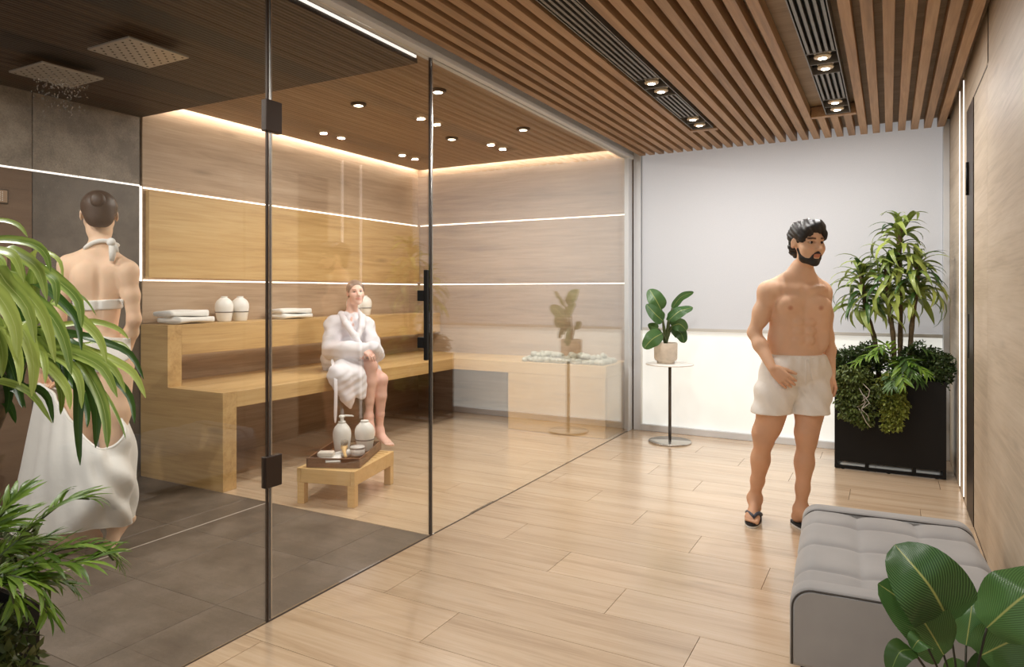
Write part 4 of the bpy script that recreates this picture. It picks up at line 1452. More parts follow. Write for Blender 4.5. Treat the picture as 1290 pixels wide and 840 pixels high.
# ------------------------------------------------------------------ low stool, tray and what stands on it
st = thing('stool', 'low slatted pale wooden stool carrying the tray behind the glass door', 'stool', (-3.365, 3.735, 0), R(14))
HX, HY, ZT = .214, .308, .240
for sx in (-1, 1):
    bx('side_rail', (sx * HX - (.03 if sx > 0 else 0), sx * HX + (.03 if sx < 0 else 0), -HY, HY, ZT - .098, ZT), M['stool'], st, c=.003)
for sy in (-1, 1):
    bx('end_rail', (-HX + .0305, HX - .0305, sy * HY - (.03 if sy > 0 else 0), sy * HY + (.03 if sy < 0 else 0), ZT - .098, ZT - .001), M['stool'], st, c=.003)
for i in range(9):
    y = -HY + .034 + i * .0608
    bx('slat', (-HX + .031, HX - .031, y, y + .052, ZT - .022, ZT - .002), M['stool'], st, c=.002)
for sx in (-1, 1):
    for sy in (-1, 1):
        x, y = sx * (HX - .028), sy * (HY - .028)
        bx('leg', (x - .026, x + .026, y - .026, y + .026, 0, ZT - .0985), M['stool'], st, c=.002)

TR = thing('tray', 'dark walnut tray with raised rim and cut-out handles on the low stool', 'tray', (-3.40, 3.755, ZT), R(25))
TX, TY, TH = .184, .285, .062
bx('bottom', (-TX, TX, -TY, TY, .001, .010), M['walnut'], TR, c=.001)
for sx in (-1, 1):
    bx('long_side', (sx * TX - (.012 if sx > 0 else 0), sx * TX + (.012 if sx < 0 else 0), -TY, TY, .010, TH), M['walnut'], TR, c=.002)
for sy in (-1, 1):
    y0, y1 = (sy * TY - (.012 if sy > 0 else 0), sy * TY + (.012 if sy < 0 else 0))
    e = MB().box(-TX + .012, TX - .012, y0, y1, .010, .030).box(-TX + .012, -.055, y0, y1, .030, TH).box(.055, TX - .012, y0, y1, .030, TH).box(-.055, .055, y0, y1, .053, TH)
    e.build('handle_end', M['walnut'], TR)
def on_tray(x, y): 
    c, s = math.cos(R(25)), math.sin(R(25))
    return (-3.40 + x * c - y * s, 3.755 + x * s + y * c, ZT + .0105)

def bottle(name, label, loc, r, h, neck, pump=False, band=True, group=None, rz=0):
    t = thing(name, label, 'bottle', loc, rz, group)
    s = r / .075
    MB().lathe([(.0001, 0), (r * .72, 0), (r * .77, h * .03), (r * .92, h * .36), (r, h * .56), (r * .96, h * .70), (r * .80, h * .82), (r * .58, h * .89), (neck * 1.3, h * .93), (neck, h * .95), (neck, h * .97), (neck * 1.12, h * .972), (neck * 1.12, h), (neck * .6, h), (.0001, h)], 32).build('flask', M['ceramic'], t)
    if band:
        rr = r * .925
        MB().lathe([(rr + .0012, h * .355), (rr + .003, h * .36), (rr + .0055, h * .392), (rr + .0030, h * .395)], 32).build('band', M['band'], t)
    if pump:
        p = MB().lathe([(neck * .55, h), (neck * .55, h * 1.12), (neck * .9, h * 1.12), (neck * .95, h * 1.16), (neck * .8, h * 1.19), (.0001, h * 1.19)], 20)
        p.tube([(0, 0, h * 1.165), (.03, .004, h * 1.175), (.07, .012, h * 1.165), (.083, .014, h * 1.145)], [.009, .008, .006, .005], 8)
        p.build('pump', M['ceramic'], t)
    return t
bottle('pump_bottle', 'white pump bottle standing in the walnut tray', on_tray(-.06, .10), .066, .23, .024, True, False, rz=R(28))
bottle('bottle', 'round white bottle with grey band standing in the tray', on_tray(.08, .20), .074, .22, .027)
jr = thing('jar', 'low white jar with grey rim lying open in the tray', 'jar', on_tray(.075, .03))
MB().lathe([(.0001, 0), (.046, 0), (.052, .01), (.052, .06), (.0001, .06)], 28).build('pot', M['ceramic'], jr)
MB().lathe([(.053, .052), (.054, .062), (.050, .066), (.0001, .069)], 28).build('lid', plain('pale_grey_lid', srgb(206, 202, 198), .35), jr)
MB().lathe([(.0545, .050), (.0555, .053), (.0545, .056)], 28).build('rim', M['band'], jr)
so = thing('soap', 'pale soap block on a folded white cloth in the tray', 'soap', (on_tray(-.09, -.16)[0], on_tray(-.09, -.16)[1], ZT + .0475), R(30))
MB().box(-.055, .055, -.038, .038, 0, .034, c=.012).build('block', plain('soap_cream', srgb(226, 214, 200), .5), so)

def folded_cloth(name, label, loc, sx, sy, h, rz, n=3, seed=1, group=None):
    t = thing(name, label, 'towel', loc, rz, group)
    rg = random.Random(seed)
    for k in range(n):
        a = h * k / n + .001; b = h * (k + 1) / n
        ox, oy = rg.uniform(-.02, .02), rg.uniform(-.012, .012)
        G = []
        m = 26
        for j in range(14):
            v = j / 13
            r_ = []
            for i in range(m):
                q = 2 * PI * i / m
                ce, se = math.cos(q), math.sin(q)
                rx = math.copysign(abs(ce) ** .22, ce); rz_ = math.copysign(abs(se) ** .7, se)
                yy = (v - .5) * sy * (1 - .06 * abs(rx)) + oy
                w = .006 * math.sin(v * 9 + k * 2 + rx * 2)
                r_.append(Vector((rx * sx / 2 * (1 - .10 * k) + ox + w, yy, (a + b) / 2 + rz_ * (b - a) / 2 * (1 + .25 * math.sin(rx * 3 + v * 4 + k)) * .92)))
            G.append(r_)
        zmin = min(p.z for r_ in G for p in r_)
        if k == 0:
            for r_ in G:
                for p in r_: p.z -= zmin - .001
        mb = MB().grid(G, True, closed_u=True)
        b0 = len(mb.v)
        mb.f.append(tuple(reversed(range(m)))); mb.sm.append(True)
        mb.f.append(tuple(range(13 * m, 14 * m))); mb.sm.append(True)
        mb.build('fold', M['towel'], t)
    return t
folded_cloth('cloth', 'folded white washcloth under the soap in the tray', on_tray(-.07, -.17), .16, .13, .036, R(35), 2, 5)
rl = thing('cloth', 'rolled white washcloth lying across the walnut tray', 'towel', on_tray(.01, -.02), R(70))
MB().tube([(x, .008 * math.sin(x * 20), .026) for x in np.linspace(-.10, .10, 9)], [.018, .024, .026, .026, .025, .026, .026, .024, .018], 12).build('roll', M['towel'], rl)
bsh = thing('body_brush', 'wooden body brush with pale bristles leaning over the tray', 'brush', (on_tray(.02, -.10)[0], on_tray(.02, -.10)[1], ZT + .055), R(-35))
hb_ = MB()
hb_.tube([(-.09, .02, .028), (-.06, .012, .03), (-.02, .004, .024), (.05, -.01, .016), (.12, -.02, .008), (.145, -.022, .006)], [.020, .026, .016, .010, .011, .007], 12)
hb_.build('handle', M['stool'], bsh)
br_ = MB()
rg = random.Random(4)
for i in range(60):
    a, q = rg.uniform(0, 6.28), rg.random() ** .5 * .026
    x, y = -.068 + q * math.cos(a) * 1.4, .014 + q * math.sin(a)
    br_.tube([(x, y, .045), (x + rg.uniform(-.004, .004), y + rg.uniform(-.004, .004), .075)], .0025, 4)
br_.build('bristles', plain('grey_bristle', srgb(150, 138, 124), .8), bsh, kind='stuff')

# what stands on the upper step of the bench
ZS = 1.1725
folded_cloth('towel', 'folded white towels on the bench step at its open end', (-4.905, 3.56, ZS), .24, .36, .105, R(4), 2, 2)
folded_cloth('towel', 'folded white towel on the bench step behind the glass door hinge', (-4.91, 4.67, ZS), .24, .36, .095, R(-3), 2, 8)
bottle('bottle', 'white bottle with grey band on the bench step, nearer the open end of a pair', (-4.93, 3.955, ZS), .074, .213, .024)
bottle('bottle', 'white bottle with grey band on the bench step, second from the open end', (-4.93, 4.118, ZS), .074, .213, .024)
bottle('bottle', 'white bottle with grey band half hidden behind the seated woman', (-4.93, 5.56, ZS), .074, .213, .024)
bottle('bottle', 'white bottle with grey band just right of the seated woman', (-4.93, 5.74, ZS), .074, .213, .024)

# ------------------------------------------------------------------ round side table
tb = thing('side_table', 'slim round metal side table by the window', 'side table', (-1.823, 6.46, 0))
MB().lathe([(.0001, .0), (.196, .0), (.200, .004), (.200, .012), (.196, .016), (.0001, .018)], 56).build('base', M['chrome'], tb)
MB().lathe([(.0145, .0175), (.0145, .734)], 20).build('pole', plain('dark_steel', srgb(88, 80, 74), .35, .6), tb)
MB().lathe([(.0001, .733), (.222, .733), (.225, .736), (.225, .742), (.222, .745), (.0001, .745)], 56).build('top', plain('white_top', srgb(238, 235, 230), .3), tb)

# ------------------------------------------------------------------ plants
def leafmat(name, dark, light, rib, veins=0.0, vfreq=60, rough=.38, back=None):
    t = NT(name)
    uv = t.n('UVMap').outputs['UV']
    sp = t.n('SeparateXYZ', {'Vector': uv})
    u, v = sp.outputs['X'], sp.outputs['Y']
    a = t.n('Math', {0: t.n('Math', {0: u, 1: .5}, operation='SUBTRACT').outputs[0]}, operation='ABSOLUTE').outputs[0]
    rnd = t.n('ObjectInfo').outputs['Random']
    tc = t.n('TexCoord').outputs['Object']
    nz = t.n('TexNoise', {'Vector': tc, 'Scale': 6, 'Detail': 3}).outputs['Fac']
    mixf = t.n('Math', {0: t.n('Math', {0: rnd, 1: .6}, operation='MULTIPLY').outputs[0], 1: t.n('Math', {0: nz, 1: .5}, operation='MULTIPLY').outputs[0]}, operation='ADD').outputs[0]
    col = t.ramp(mixf, [(.2, dark), (.85, light)])
    h = nz
    if veins:
        ph = t.n('Math', {0: t.n('Math', {0: v, 1: vfreq}, operation='MULTIPLY').outputs[0], 1: t.n('Math', {0: a, 1: -vfreq * 1.1}, operation='MULTIPLY').outputs[0]}, operation='ADD').outputs[0]
        sn = t.n('Math', {0: t.n('Math', {0: ph, 1: 2 * PI}, operation='MULTIPLY').outputs[0]}, operation='SINE').outputs[0]
        vf = t.n('MapRange', {0: sn, 1: .2, 2: 1.0, 3: 0.0, 4: veins}).outputs[0]
        col = t.n('MixRGB', {0: vf, 1: col, 2: tuple(min(1, q * 1.9 + .02) for q in light[:3]) + (1,)}).outputs[0]
        h = sn
    rf = t.ramp(a, [(.007, (1, 1, 1, 1)), (.022, (0, 0, 0, 1))])
    col = t.n('MixRGB', {0: rf, 1: col, 2: rib}).outputs[0]
    t.bs(color=col, rough=rough, spec=.5, normal=t.bump(h, .15, .002))
    tl = t.n('BsdfTranslucent', {'Color': col}).outputs[0]
    mx = t.n('MixShader', {0: .22, 1: t.b.outputs[0], 2: tl}).outputs[0]
    t.t.links.new(mx, t.out.inputs[0])
    return t.m
M['leafstrap'] = leafmat('strap_leaf_green', srgb(102, 134, 58), srgb(176, 192, 98), srgb(200, 212, 140), .25, 1, rough=.35)
M['leafstrapdark'] = leafmat('strap_leaf_dark', srgb(36, 66, 30), srgb(70, 104, 46), srgb(110, 140, 70), 0, rough=.35)
M['leafback'] = leafmat('indoor_palm_leaf', srgb(84, 110, 48), srgb(168, 182, 92), srgb(186, 196, 124), 0, rough=.38)
M['leafbroad'] = leafmat('broad_leaf_green', srgb(44, 78, 42), srgb(78, 116, 62), srgb(176, 184, 110), .6, 24, rough=.3)
M['leafpalm'] = leafmat('palm_leaflet', srgb(70, 106, 34), srgb(132, 164, 60), srgb(150, 178, 84), 0, rough=.4)
M['leafpalmdark'] = leafmat('palm_leaflet_deep', srgb(44, 74, 34), srgb(84, 118, 52), srgb(120, 146, 76), 0, rough=.42)
M['leafsmall'] = plain('small_dark_leaf', srgb(56, 74, 34), .5, noise=.45, scale=14)
M['leafolive'] = plain('olive_vine_leaf', srgb(84, 98, 44), .5, noise=.4, scale=16)
M['leaflime'] = plain('yellow_green_vine_leaf', srgb(124, 134, 54), .5, noise=.4, scale=16)
M['bark'] = plain('ringed_bark', srgb(92, 76, 54), .8, noise=.35, scale=40, bump=.6)
M['stem'] = plain('green_stem', srgb(70, 84, 46), .5)
M['stemdark'] = plain('dark_stem', srgb(48, 50, 36), .5)
M['twig'] = plain('white_twig', srgb(196, 190, 178), .7)
M['soil'] = plain('dark_soil', srgb(48, 40, 33), .95, noise=.4, scale=60, bump=.5)
M['stonepot'] = plain('stone_pot', srgb(206, 192, 174), .7, noise=.08, scale=25, bump=.15)

def leaf_mesh(name, mat, spine, width, side=None, fold=.18, nu=5, shape=None, wave=0.0):
    """a leaf along the 3-D SPINE; WIDTH its widest half; SIDE the across direction"""
    sp = [Vector(p) for p in spine]
    n = len(sp)
    shape = shape or (lambda v: (math.sin(PI * min(1, v * .97 + .03) ** .8)) ** .75)
    V, F, UV = [], [], []
    for j in range(n):
        v = j / (n - 1)
        d = (sp[min(j + 1, n - 1)] - sp[max(j - 1, 0)]).normalized()
        s_ = Vector(side) if side is not None else Vector((0, 0, 1)).cross(d)
        s_ = (s_ - d * s_.dot(d))
        if s_.length < 1e-4: s_ = Vector((1, 0, 0))
        s_.normalize()
        up = d.cross(s_)
        if side is None and up.z < 0: up = -up
        w = width * max(shape(v), .02)
        for i in range(nu):
            a = -1 + 2 * i / (nu - 1)
            V.append(sp[j] + s_ * (w * a) + up * (w * fold * abs(a) + (wave * w * math.sin(v * 14 + a * 2) * abs(a) if wave else 0)))
            UV.append((.5 + a * .5, v))
    for j in range(n - 1):
        for i in range(nu - 1):
            F.append((j * nu + i, j * nu + i + 1, (j + 1) * nu + i + 1, (j + 1) * nu + i))
    me = bpy.data.meshes.new(name)
    me.from_pydata([tuple(p) for p in V], [], F)
    me.polygons.foreach_set('use_smooth', [True] * len(F))
    ul = me.uv_layers.new(name='UVMap')
    ul.data.foreach_set('uv', [c for l in me.loops for c in UV[l.vertex_index]])
    me.materials.append(mat)
    me.update()
    return me

def curve3(pts, n):
    """smooth curve through the points"""
    pts = [Vector(p) for p in pts]
    m = len(pts) - 1
    out = []
    for k in range(n):
        t = k / (n - 1) * m
        i = min(int(t), m - 1); f = t - i
        p0, p1, p2, p3 = pts[max(i - 1, 0)], pts[i], pts[i + 1], pts[min(i + 2, m)]
        out.append(.5 * (2 * p1 + (p2 - p0) * f + (2 * p0 - 5 * p1 + 4 * p2 - p3) * f * f + (3 * p1 - p0 - 3 * p2 + p3) * f ** 3))
    return out

def arch_leaf(name, mat, length, width, rise, droop, n=9, fold=.2, nu=5):
    """variant leaf from the origin along +X: rises then arches over"""
    pts = []
    x = z = 0.0; a = rise
    for i in range(n):
        pts.append((x, 0, z))
        x += math.cos(a) * length / (n - 1); z += math.sin(a) * length / (n - 1)
        a -= droop / (n - 1)
    return leaf_mesh(name, mat, pts, width, (0, 1, 0), fold, nu)

def add_leaf(parent, me, loc, az, tilt, roll=0, s=1.0, name='leaf'):
    Mx = Matrix.Translation(loc) @ Matrix.Rotation(az, 4, 'Z') @ Matrix.Rotation(-tilt, 4, 'Y') @ Matrix.Rotation(roll, 4, 'X') @ Matrix.Scale(s, 4)
    return place_mesh(name, me, parent, M=Mx)

def planter(label, x0, x1, y0, y1, top=.735):
    t = thing('planter', label, 'planter', ((x0 + x1) / 2, (y0 + y1) / 2, 0))
    hx, hy = (x1 - x0) / 2, (y1 - y0) / 2
    b = MB()
    w = .012
    b.box(-hx, hx, -hy, -hy + w, .078, top).box(-hx, hx, hy - w, hy, .078, top).box(-hx, -hx + w, -hy + w, hy - w, .078, top).box(hx - w, hx, -hy + w, hy - w, .078, top).box(-hx + w, hx - w, -hy + w, hy - w, .078, .10)
    b.build('box', M['black'], t)
    f = MB()
    for yy in (-hy, hy - .02):
        f.box(-hx, hx, yy, yy + .02, .006, .03).box(-hx, hx, yy, yy + .02, .066, .078)
        for xx in (-hx, -hx * .43, hx * .43, hx - .022):
            f.box(xx, xx + .022, yy, yy + .02, .03, .066)
    for xx in (-hx, hx - .02):
        f.box(xx, xx + .02, -hy + .02, hy - .02, .006, .03).box(xx, xx + .02, -hy + .02, hy - .02, .066, .078)
    f.build('base_frame', M['black'], t)
    for xx in (-hx + .06, 0, hx - .06):
        for yy in (-hy + .01, hy - .01):
            MB().lathe([(.012, 0), (.012, .007)], 10, (xx, yy, 0)).build('foot', M['black'], t)
    MB().box(-hx + w, hx - w, -hy + w, hy - w, top - .10, top - .03).build('soil', M['soil'], t)
    return t

rp = random.Random(21)
# ---- back planter
planter('tall black planter with a slotted base in the corner by the window', -.387, .380, 6.15, 6.52)
SZ = .705
sv = [arch_leaf('leaf', M['leafback'], L, .024 * q, r_, d, 9, .22, 3) for (L, q, r_, d) in ((.42, 1, .9, 2.6), (.37, 1.15, .6, 2.3), (.46, 1.0, 1.0, 2.9), (.34, 1.0, .5, 1.8), (.42, 1.2, .75, 3.1))]
svd = [arch_leaf('leaf', M['leafstrapdark'], L, .019, r_, d, 9, .25, 3) for (L, r_, d) in ((.30, .5, 2.1), (.34, .3, 1.8))]
def tree(label, base, pts, n, spread, smin=.75):
    c = curve3(pts, 14)
    root = thing('dracaena', label, 'plant', base)
    L0 = Vector(base)
    tk = MB()
    rad = [.017 + .0035 * (i % 2) for i in range(14)]
    tk.tube([p - L0 for p in c], rad, 9)
    tk.build('trunk', M['bark'], root)
    for i in range(n):
        f = i / (n - 1)
        k = 13 - (1 - f) * spread * 13
        j = int(min(12, k)); p = c[j].lerp(c[j + 1], k - j)
        az = i * 2.399 + rp.uniform(-.3, .3)
        tilt = -.35 + 1.3 * f ** 1.7 + rp.uniform(-.15, .15)
        me = rp.choice(sv) if rp.random() < .78 else rp.choice(svd)
        roll, sc = rp.uniform(-.5, .5), rp.uniform(smin, 1.12) * (1 - .15 * f)
        for q in range(12):                                   # turn or shorten leaves that would touch the wall or the window
            Mx = Matrix.Translation(p) @ Matrix.Rotation(az, 4, 'Z') @ Matrix.Rotation(-tilt, 4, 'Y') @ Matrix.Rotation(roll, 4, 'X') @ Matrix.Scale(sc, 4)
            co = [Mx @ v.co for v in me.vertices]
            if max(v.x for v in co) < XR - .012 and max(v.y for v in co) < YB - .035: break
            az += .35; sc *= .95
        add_leaf(root, me, p - L0, az, tilt, roll, sc)
    return root
PY = 6.34
tree('dracaena with a trunk leaning left, drooping long leaves over its crown', (-.07, PY, SZ), [(-.07, PY, SZ), (-.10, PY, 1.02), (-.16, PY - .01, 1.26), (-.20, PY - .06, 1.56)], 64, .34)
tree('dracaena with a straight middle trunk rising in front of the tallest one', (.035, PY - .05, SZ), [(.035, PY - .05, SZ), (.03, PY - .05, 1.05), (.0, PY - .05, 1.3), (-.02, PY - .06, 1.62)], 48, .30)
tree('tallest dracaena, its narrow top far above the others', (.075, PY + .03, SZ), [(.075, PY + .03, SZ), (.08, PY + .02, 1.2), (.07, PY, 1.6), (.075, PY - .01, 1.93)], 66, .42, .55)
tree('dracaena with a trunk leaning right towards the wood wall', (.14, PY, SZ), [(.14, PY, SZ), (.155, PY, 1.1), (.18, PY, 1.35), (.20, PY - .04, 1.62)], 62, .34)

def palm(label, base, fronds, mats, ll=.10, lw=.0085, n=13, name='palm'):
    """fronds: list of curves (world points)"""
    root = thing(name, label, 'plant', base)
    L0 = Vector(base)
    var = [[arch_leaf('leaflet', m, 1.0, lw / ll, .15, d, 6, .25, 3) for d in (.3, .7, 1.1)] for m in mats]
    for fi, pts in enumerate(fronds):
        c = curve3(pts, n * 2)
        fr = MB().tube([p - L0 for p in c], [.0035 * (1 - .7 * i / len(c)) + .0008 for i in range(len(c))], 5).build('frond', M['stem'], root)
        i0 = int(n * 2 * .28)
        for k in range(i0, n * 2):
            f = (k - i0) / (n * 2 - 1 - i0)
            d = (c[min(k + 1, n * 2 - 1)] - c[k - 1]).normalized()
            sd = d.cross(Vector((0, 0, 1))); sd = sd.normalized() if sd.length > .1 else Vector((1, 0, 0))
            up = sd.cross(d)
            for sg in ((-1, 1) if k < n * 2 - 1 else (0,)):
                if rp.random() < .06: continue
                ang = R(62 - 38 * f + rp.uniform(-8, 8))
                dr = d * math.cos(ang) + sd * sg * math.sin(ang) + up * rp.uniform(-.1, .22)
                dr.normalize()
                L = ll * (.55 + .75 * math.sin(PI * (.15 + .75 * f))) * rp.uniform(.85, 1.15)
                y_ = up.cross(dr).normalized()
                z_ = dr.cross(y_)
                Mx = Matrix(((dr.x, y_.x, z_.x), (dr.y, y_.y, z_.y), (dr.z, y_.z, z_.z))).to_4x4()
                Mx = Matrix.Translation(c[k] - L0) @ Mx @ Matrix.Scale(L, 4)
                place_mesh('leaflet', rp.choice(var[fi % len(mats)]), fr, M=Mx)
    return root
bp = Vector((.05, 6.25, SZ))
fr = []
for (x, y, z, h) in ((.16, 6.02, .80, .16), (.10, 5.98, .72, .16), (.20, 6.06, .74, .15), (-.10, 6.05, .93, .2), (.27, 6.2, .95, .17), (-.22, 6.08, .86, .17), (.02, 6.0, .70, .13), (.25, 6.05, .80, .13)):
    tip = Vector((x, y, z))
    fr.append([bp, bp.lerp(tip, .45) + Vector((0, 0, h)), tip])
palm('small feathery palm spreading over the front of the tall corner planter', bp, fr, [M['leafpalmdark'], M['leafpalm']], .10, .0085, 9)

def bushy(name, label, base, blobs, mat, n, ls, twigs=(), tw=.002, dens=None, hang=False):
    """a small leaved plant: stems and one mass of tiny leaves"""
    root = thing(name, label, 'plant', base)
    L0 = Vector(base)
    rg_ = random.Random(len(label))
    mb = MB(); sm = MB()
    for (c, r_) in blobs:
        c = Vector(c); r_ = Vector(r_)
        sm.tube([p - L0 for p in curve3([Vector(base), Vector(base).lerp(c, .5) + Vector((0, -.02 if hang else 0, .05)), c], 7)], tw, 5)
    wts = [r_[0] * r_[1] * r_[2] for _, r_ in blobs]
    for i in range(n):
        c, r_ = rg_.choices(blobs, wts)[0]
        while True:
            q = Vector((rg_.uniform(-1, 1), rg_.uniform(-1, 1), rg_.uniform(-1, 1)))
            if .25 < q.length < 1: break
        q *= rg_.choice((1, 1, 1.12, 1.28))
        p = Vector((c[0] + q.x * r_[0], c[1] + q.y * r_[1], c[2] + q.z * r_[2]))
        for k in range(3):
            d = Vector((q.x * .6 + rg_.uniform(-.8, .8), q.y * .6 + rg_.uniform(-.9, .6), (-.8 if hang else .2) + rg_.uniform(-.7, .7))).normalized()
            s_ = d.cross(Vector((rg_.uniform(-1, 1), rg_.uniform(-1, 1), rg_.uniform(-1, 1)))).normalized()
            L = ls * rg_.uniform(.7, 1.3); w = L * .24
            u_ = d.cross(s_)
            mb.add([p - L0, p + d * L * .45 + s_ * w + u_ * w * .2 - L0, p + d * L - L0, p + d * L * .45 - s_ * w + u_ * w * .2 - L0], [(0, 1, 2, 3)], True)
    mb.build('foliage', mat, root, kind='stuff')
    sm.build('stem', M['stemdark'], root)
    for pts in twigs:
        MB().tube([Vector(p) - L0 for p in pts], .0028, 5).build('twig', M['twig'], root)
    return root
PF = 6.12
bushy('hanging_plant', 'olive trailing plant with white twigs hanging over the planter front, nearer the man', (-.25, 6.2, .72),
      [((-.24, 6.10, .76), (.12, .08, .09)), ((-.25, PF - .035, .62), (.11, .05, .12)), ((-.22, PF - .045, .49), (.12, .045, .10)), ((-.28, PF - .04, .55), (.08, .04, .07)), ((-.17, PF - .04, .42), (.055, .035, .06)), ((-.05, PF - .04, .64), (.09, .05, .12))],
      M['leafolive'], 1700, .030, [[(-.20 + rp.uniform(-.05, .05), PF - .08, .72 - .05 * k), (-.18 + rp.uniform(-.05, .05), PF - .095, .66 - .05 * k), (-.20 + rp.uniform(-.06, .06), PF - .09, .61 - .05 * k), (-.17 + rp.uniform(-.06, .06), PF - .085, .57 - .05 * k)] for k in range(5)], hang=True)
bushy('hanging_plant', 'yellow green trailing plant hanging lowest over the middle of the planter front', (.0, 6.2, .72),
      [((.01, PF - .02, .72), (.09, .06, .09)), ((.0, PF - .045, .58), (.075, .045, .12)), ((.06, PF - .045, .56), (.065, .04, .12)), ((-.02, PF - .045, .43), (.035, .035, .10)), ((.045, PF - .045, .44), (.045, .035, .09)), ((.09, PF - .04, .55), (.04, .03, .07))],
      M['leaflime'], 1300, .026, hang=True)
bushy('shrub', 'dark small leaved shrub at the left end of the corner planter', (-.27, 6.33, .70), [((-.29, 6.30, .84), (.15, .12, .11)), ((-.15, 6.28, .88), (.14, .12, .11)), ((-.34, 6.22, .79), (.10, .08, .07))], M['leafsmall'], 1700, .028)
bushy('shrub', 'dark small leaved shrub at the wall end of the corner planter', (.27, 6.33, .70), [((.30, 6.30, .86), (.13, .12, .10)), ((.36, 6.22, .82), (.07, .10, .12)), ((.2, 6.35, .9), (.14, .1, .1))], M['leafsmall'], 1400, .028)

# ---- broad leaved plants
def broad_plant(name, label, base, pot, leaves, z, hub, mat):
    """leaves: (base px, mid px, tip px, half width in px, depth offsets, side tilt)"""
    root = thing(name, label, 'plant', base)
    L0 = Vector(base)
    pot(root)
    shp = lambda v: max(.03, math.sin(PI * min(1, .04 + .96 * v) ** .82) ** .62)
    for (b, m, t_, w, db, dm, dt, tw, *mm) in leaves:
        pb_, pm, pt_ = at(*b, z + db), at(*m, z + dm), at(*t_, z + dt)
        sp = curve3([pb_, pm, pt_], 15)
        d = (pt_ - pb_).normalized()
        view = (pm - cam.location).normalized()
        side = d.cross(view).normalized()
        side = (Matrix.Rotation(tw, 4, d) @ side)
        me = leaf_mesh('leaf', mm[0] if mm else mat, [p - L0 for p in sp], w * z / F_PX, side, .16 if tw >= 0 else -.16, 11, shp, .10)
        o = place_mesh('leaf', me, root)
        mb = MB().tube([p - L0 for p in curve3([hub, hub.lerp(pb_, .5) + Vector((0, 0, .02)), pb_], 8)], [.0045 * z / 1.8 * .9] * 4 + [.003 * z / 1.8] * 4, 6)
        mb.build('petiole', M['stem'] if z > 3 else M['stemdark'], o)
    return root
def stone_pot(root):
    MB().lathe([(.0001, 0), (.082, 0), (.082, .022), (.098, .03), (.108, .05), (.110, .19), (.106, .196), (.098, .194), (.098, .170), (.0001, .168)], 36).build('pot', M['stonepot'], root)
    MB().lathe([(.0001, .176), (.097, .172)], 24).build('soil', M['soil'], root)
zt = 6.50
tp = (-1.86, 6.45, .7455)
broad_plant('potted_plant', 'broad leaved plant in a pale stone pot on the round side table', tp, stone_pot, [
    ((833, 390), (826, 377), (818, 364), 11, 0, -.03, .02, .2),
    ((835, 404), (826, 396), (814, 383), 9, -.04, -.08, -.05, .3),
    ((834, 420), (822, 427), (811, 439), 10.5, -.05, -.14, -.17, -.2),
    ((829, 414), (823, 412), (816, 409), 6, .05, .06, .05, .2, M['leafpalmdark']),
    ((847, 388), (858, 374), (874, 368), 5.5, .02, .0, .03, .5),
    ((843, 403), (856, 392), (873, 387), 8, -.02, -.06, -.04, -.5),
    ((846, 411), (856, 408), (865, 416), 8.5, .02, -.03, .0, .3),
    ((847, 412), (858, 420), (862, 432), 9, .04, .03, .02, -.4, M['leafpalmdark']),
    ((842, 404), (843, 399), (846, 391), 5, .0, .0, .02, .8)],
    zt, Vector((-1.86, 6.45, .93)), M['leafbroad'])

def big_pot(root):
    MB().lathe([(.0001, 0), (.105, 0), (.115, .01), (.145, .26), (.142, .275), (.130, .27), (.128, .24), (.0001, .238)], 36).build('pot', M['black'], root)
    MB().lathe([(.0001, .250), (.128, .245)], 24).build('soil', M['soil'], root)
zn = 1.80
hubn = Vector((.17, 2.12, .26))
broad_plant('potted_plant', 'large broad leaved plant standing right in front of the grey ottoman', (.17, 2.12, 0), big_pot, [
    ((1196, 784), (1171, 738), (1127, 686), 44, .02, -.08, .0, .15),
    ((1189, 825), (1155, 772), (1106, 735), 34, .0, -.03, -.02, .25),
    ((1217, 813), (1222, 780), (1226, 749), 21, .05, .05, .08, -.1),
    ((1243, 791), (1288, 752), (1338, 724), 40, -.02, -.07, -.05, -.2),
    ((1235, 826), (1285, 803), (1345, 788), 32, .03, -.03, -.02, .3),
    ((1149, 818), (1133, 822), (1121, 850), 15, -.08, -.1, -.1, .2, M['leafpalmdark']),
    ((1167, 812), (1158, 806), (1149, 818), 13, -.05, -.1, -.09, .4),
    ((1228, 880), (1245, 845), (1262, 830), 24, .08, .08, .1, .2, M['leafpalmdark']),
    ((1225, 880), (1208, 850), (1200, 828), 20, .1, .1, .12, .2, M['leafpalmdark'])],
    zn, hubn, M['leafbroad'])

